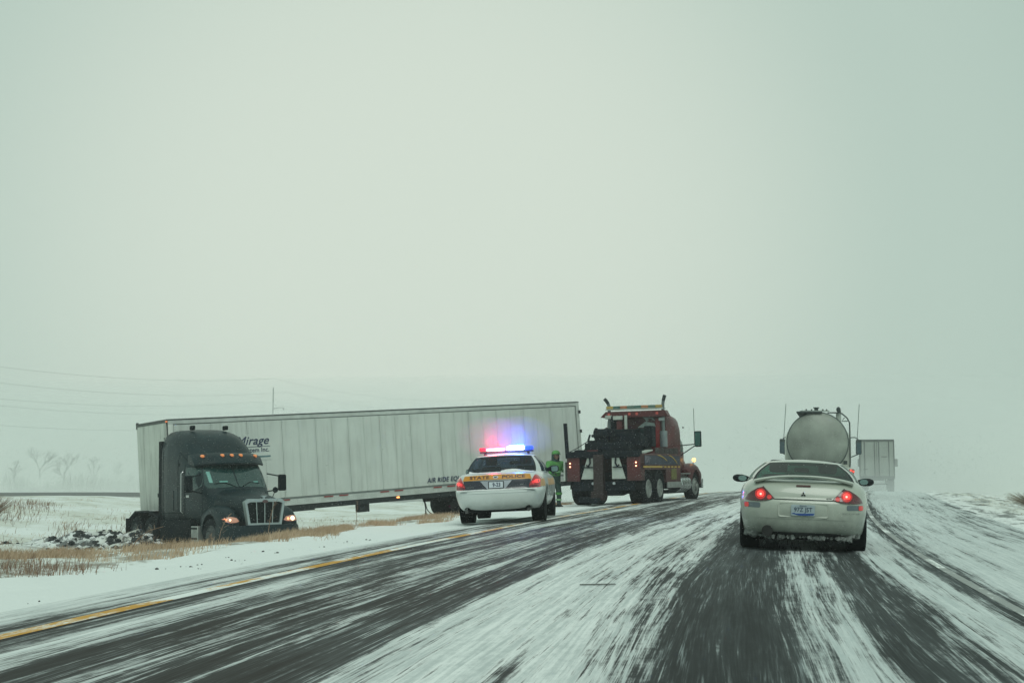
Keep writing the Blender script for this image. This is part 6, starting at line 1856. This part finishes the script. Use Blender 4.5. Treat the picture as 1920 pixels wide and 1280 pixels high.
# clods of snow and mud
def clods(name, spots, smin, smax, material, label, seed, squash=.7):
    rr = random.Random(seed); mb = MB()
    ico = bmesh.new(); bmesh.ops.create_icosphere(ico, subdivisions=1, radius=1); base = [v.co.copy() for v in ico.verts]; fs = [tuple(v.index for v in f.verts) for f in ico.faces]; ico.free()
    for (x, y) in spots:
        s = smin + (smax - smin) * rr.random() ** 2.5
        z = max(field_z(x, y), float(hroad(x - xl(y), y)) if -1.3 < x - float(xl(y)) < 10 else -9)
        mb.add([(x + v.x * s * rr.uniform(.7, 1.3), y + v.y * s * rr.uniform(.7, 1.3), z + s * .25 + v.z * s * squash * rr.uniform(.7, 1.2)) for v in base], fs)
    o = mb.part(name, material, None); setp(o, label, None, None, 'stuff')
r2 = random.Random(8)
sp = [((px_ + r2.uniform(-14, 14) - 960) / 2560 * (2560 * 1.3 / (py_ - 876)), 2560 * 1.3 / (py_ - 876)) for px_, py_ in
      ((72, 1137), (312, 1070), (390, 1072), (484, 1036), (430, 1046), (440, 1052), (455, 1055), (375, 1068), (560, 1034), (697, 1017), (700, 1016), (640, 1020), (660, 1022), (380, 1062), (350, 1066), (520, 1040), (600, 1030)) for j in range(2)]
clods('loose_gravel', sp, .006, .026, mat('dark_clod', (.05, .055, .05), .9), 'dark gravel and ice crumbs scattered on the snowy shoulder', 1)
sp = [(-11.8 + r2.gauss(0, 1.3), 41.5 + r2.gauss(0, .6)) for j in range(420)] + [(-13.6 + r2.gauss(0, 1.2), 42.3 + r2.gauss(0, .5)) for j in range(120)] + [(-9.5 + r2.gauss(0, 1.5), 39.6 + r2.gauss(0, .5)) for j in range(150)]
clods('torn_soil', sp, .02, .13, mat('torn_mud', (.035, .042, .045), .9, var=.5), 'dark clods of soil torn up around the tractor wheels', 2)
sp = [(-11.8 + r2.gauss(0, 1.4), 41.2 + r2.gauss(0, .5)) for j in range(110)]
clods('broken_snow', sp, .02, .15, M['snow_cake'], 'broken lumps of snow pushed up around the tractor wheels', 3)
# strip of rubber on the lane line
t = thing('rubber_scrap', 'thin dark strip of rubber lying flat on the snowy lane', 'debris', (.80, 12.9, on_road(.80, 12.9, .006)), yaw=80)
MB().loft([[(-.02, y, 0), (.0, y + .0, .008), (.02, y, 0)] for y in (-.17, -.05, .08, .17)]).part('strip', mat('dusty_rubber', (.06, .065, .06), .9), t)

# snowflakes in the air
rr = np.random.default_rng(21); n = 45000
fy = 13 + 30 * rr.random(n) ** .7; fx = rr.uniform(-.42, .42, n) * fy; fz = rr.uniform(-1.2, 2.7, n)
keep = fz > hbase(fx - xl(fy), fy) + .03
C = np.stack([fx, fy, fz], 1)[keep]; n = len(C)
s_ = rr.uniform(.0012, .0030, n)[:, None, None]
T4 = np.array([(2.2, 0, 0.3), (-2.2, 0, -.3), (0, .7, .9), (0, -.7, -.9)]) * (rr.uniform(.7, 1.3, (n, 1, 1)))
V = (C[:, None, :] + T4 * s_).reshape(-1, 3)
F = (np.arange(n)[:, None] * 4 + np.array([[0, 2, 3, 1, 3, 2, 0, 3, 1, 0, 1, 2]])).reshape(-1, 3)
me = bpy.data.meshes.new('falling_snow')
me.vertices.add(len(V)); me.vertices.foreach_set('co', V.ravel())
me.loops.add(F.size); me.loops.foreach_set('vertex_index', F.ravel())
me.polygons.add(len(F)); me.polygons.foreach_set('loop_start', np.arange(0, F.size, 3)); me.polygons.foreach_set('loop_total', np.full(len(F), 3))
me.update(); me.materials.append(mat('snowflake', (.85, .88, .87), .8))
fl = bpy.data.objects.new('falling_snow', me); COL.objects.link(fl)
setp(fl, 'fine snowflakes blowing through the air', None, None, 'stuff')

# thicket behind the far road, only a smudge in the haze
rr = np.random.default_rng(5); n = 2400
ty = rr.uniform(150, 178, n); tx = np.concatenate([rr.normal(-.335, .02, n // 2), rr.normal(-.30, .028, n - n // 2)]) * ty
hh = np.array([.5 + 3.2 * max(0.0, mnoise.noise(Vector((a * .16, b * .05, 2.0))) + .25) for a, b in zip(tx, ty)]) * rr.uniform(.4, 1.2, n)
bz = hbase(tx - xl(ty), ty)
dx = rr.normal(.1, .35, n); w_ = .022
V = np.stack([np.stack([tx - w_, ty, bz], 1), np.stack([tx + w_, ty, bz], 1), np.stack([tx + dx * .4 + w_ * .8, ty, bz + hh * .5], 1), np.stack([tx + dx, ty, bz + hh], 1), np.stack([tx + dx * .4 - w_ * .8, ty, bz + hh * .5], 1)], 1).reshape(-1, 3)
me = bpy.data.meshes.new('far_thicket')
me.from_pydata([tuple(v) for v in V], [], [f for k in range(n) for f in ((5 * k, 5 * k + 1, 5 * k + 2, 5 * k + 4), (5 * k + 4, 5 * k + 2, 5 * k + 3))])
me.materials.append(mat('thicket_grey', (.12, .13, .12), .9))
th = bpy.data.objects.new('far_thicket', me); COL.objects.link(th)
setp(th, 'bare thicket lost in the haze beyond the far road', None, None, 'stuff')
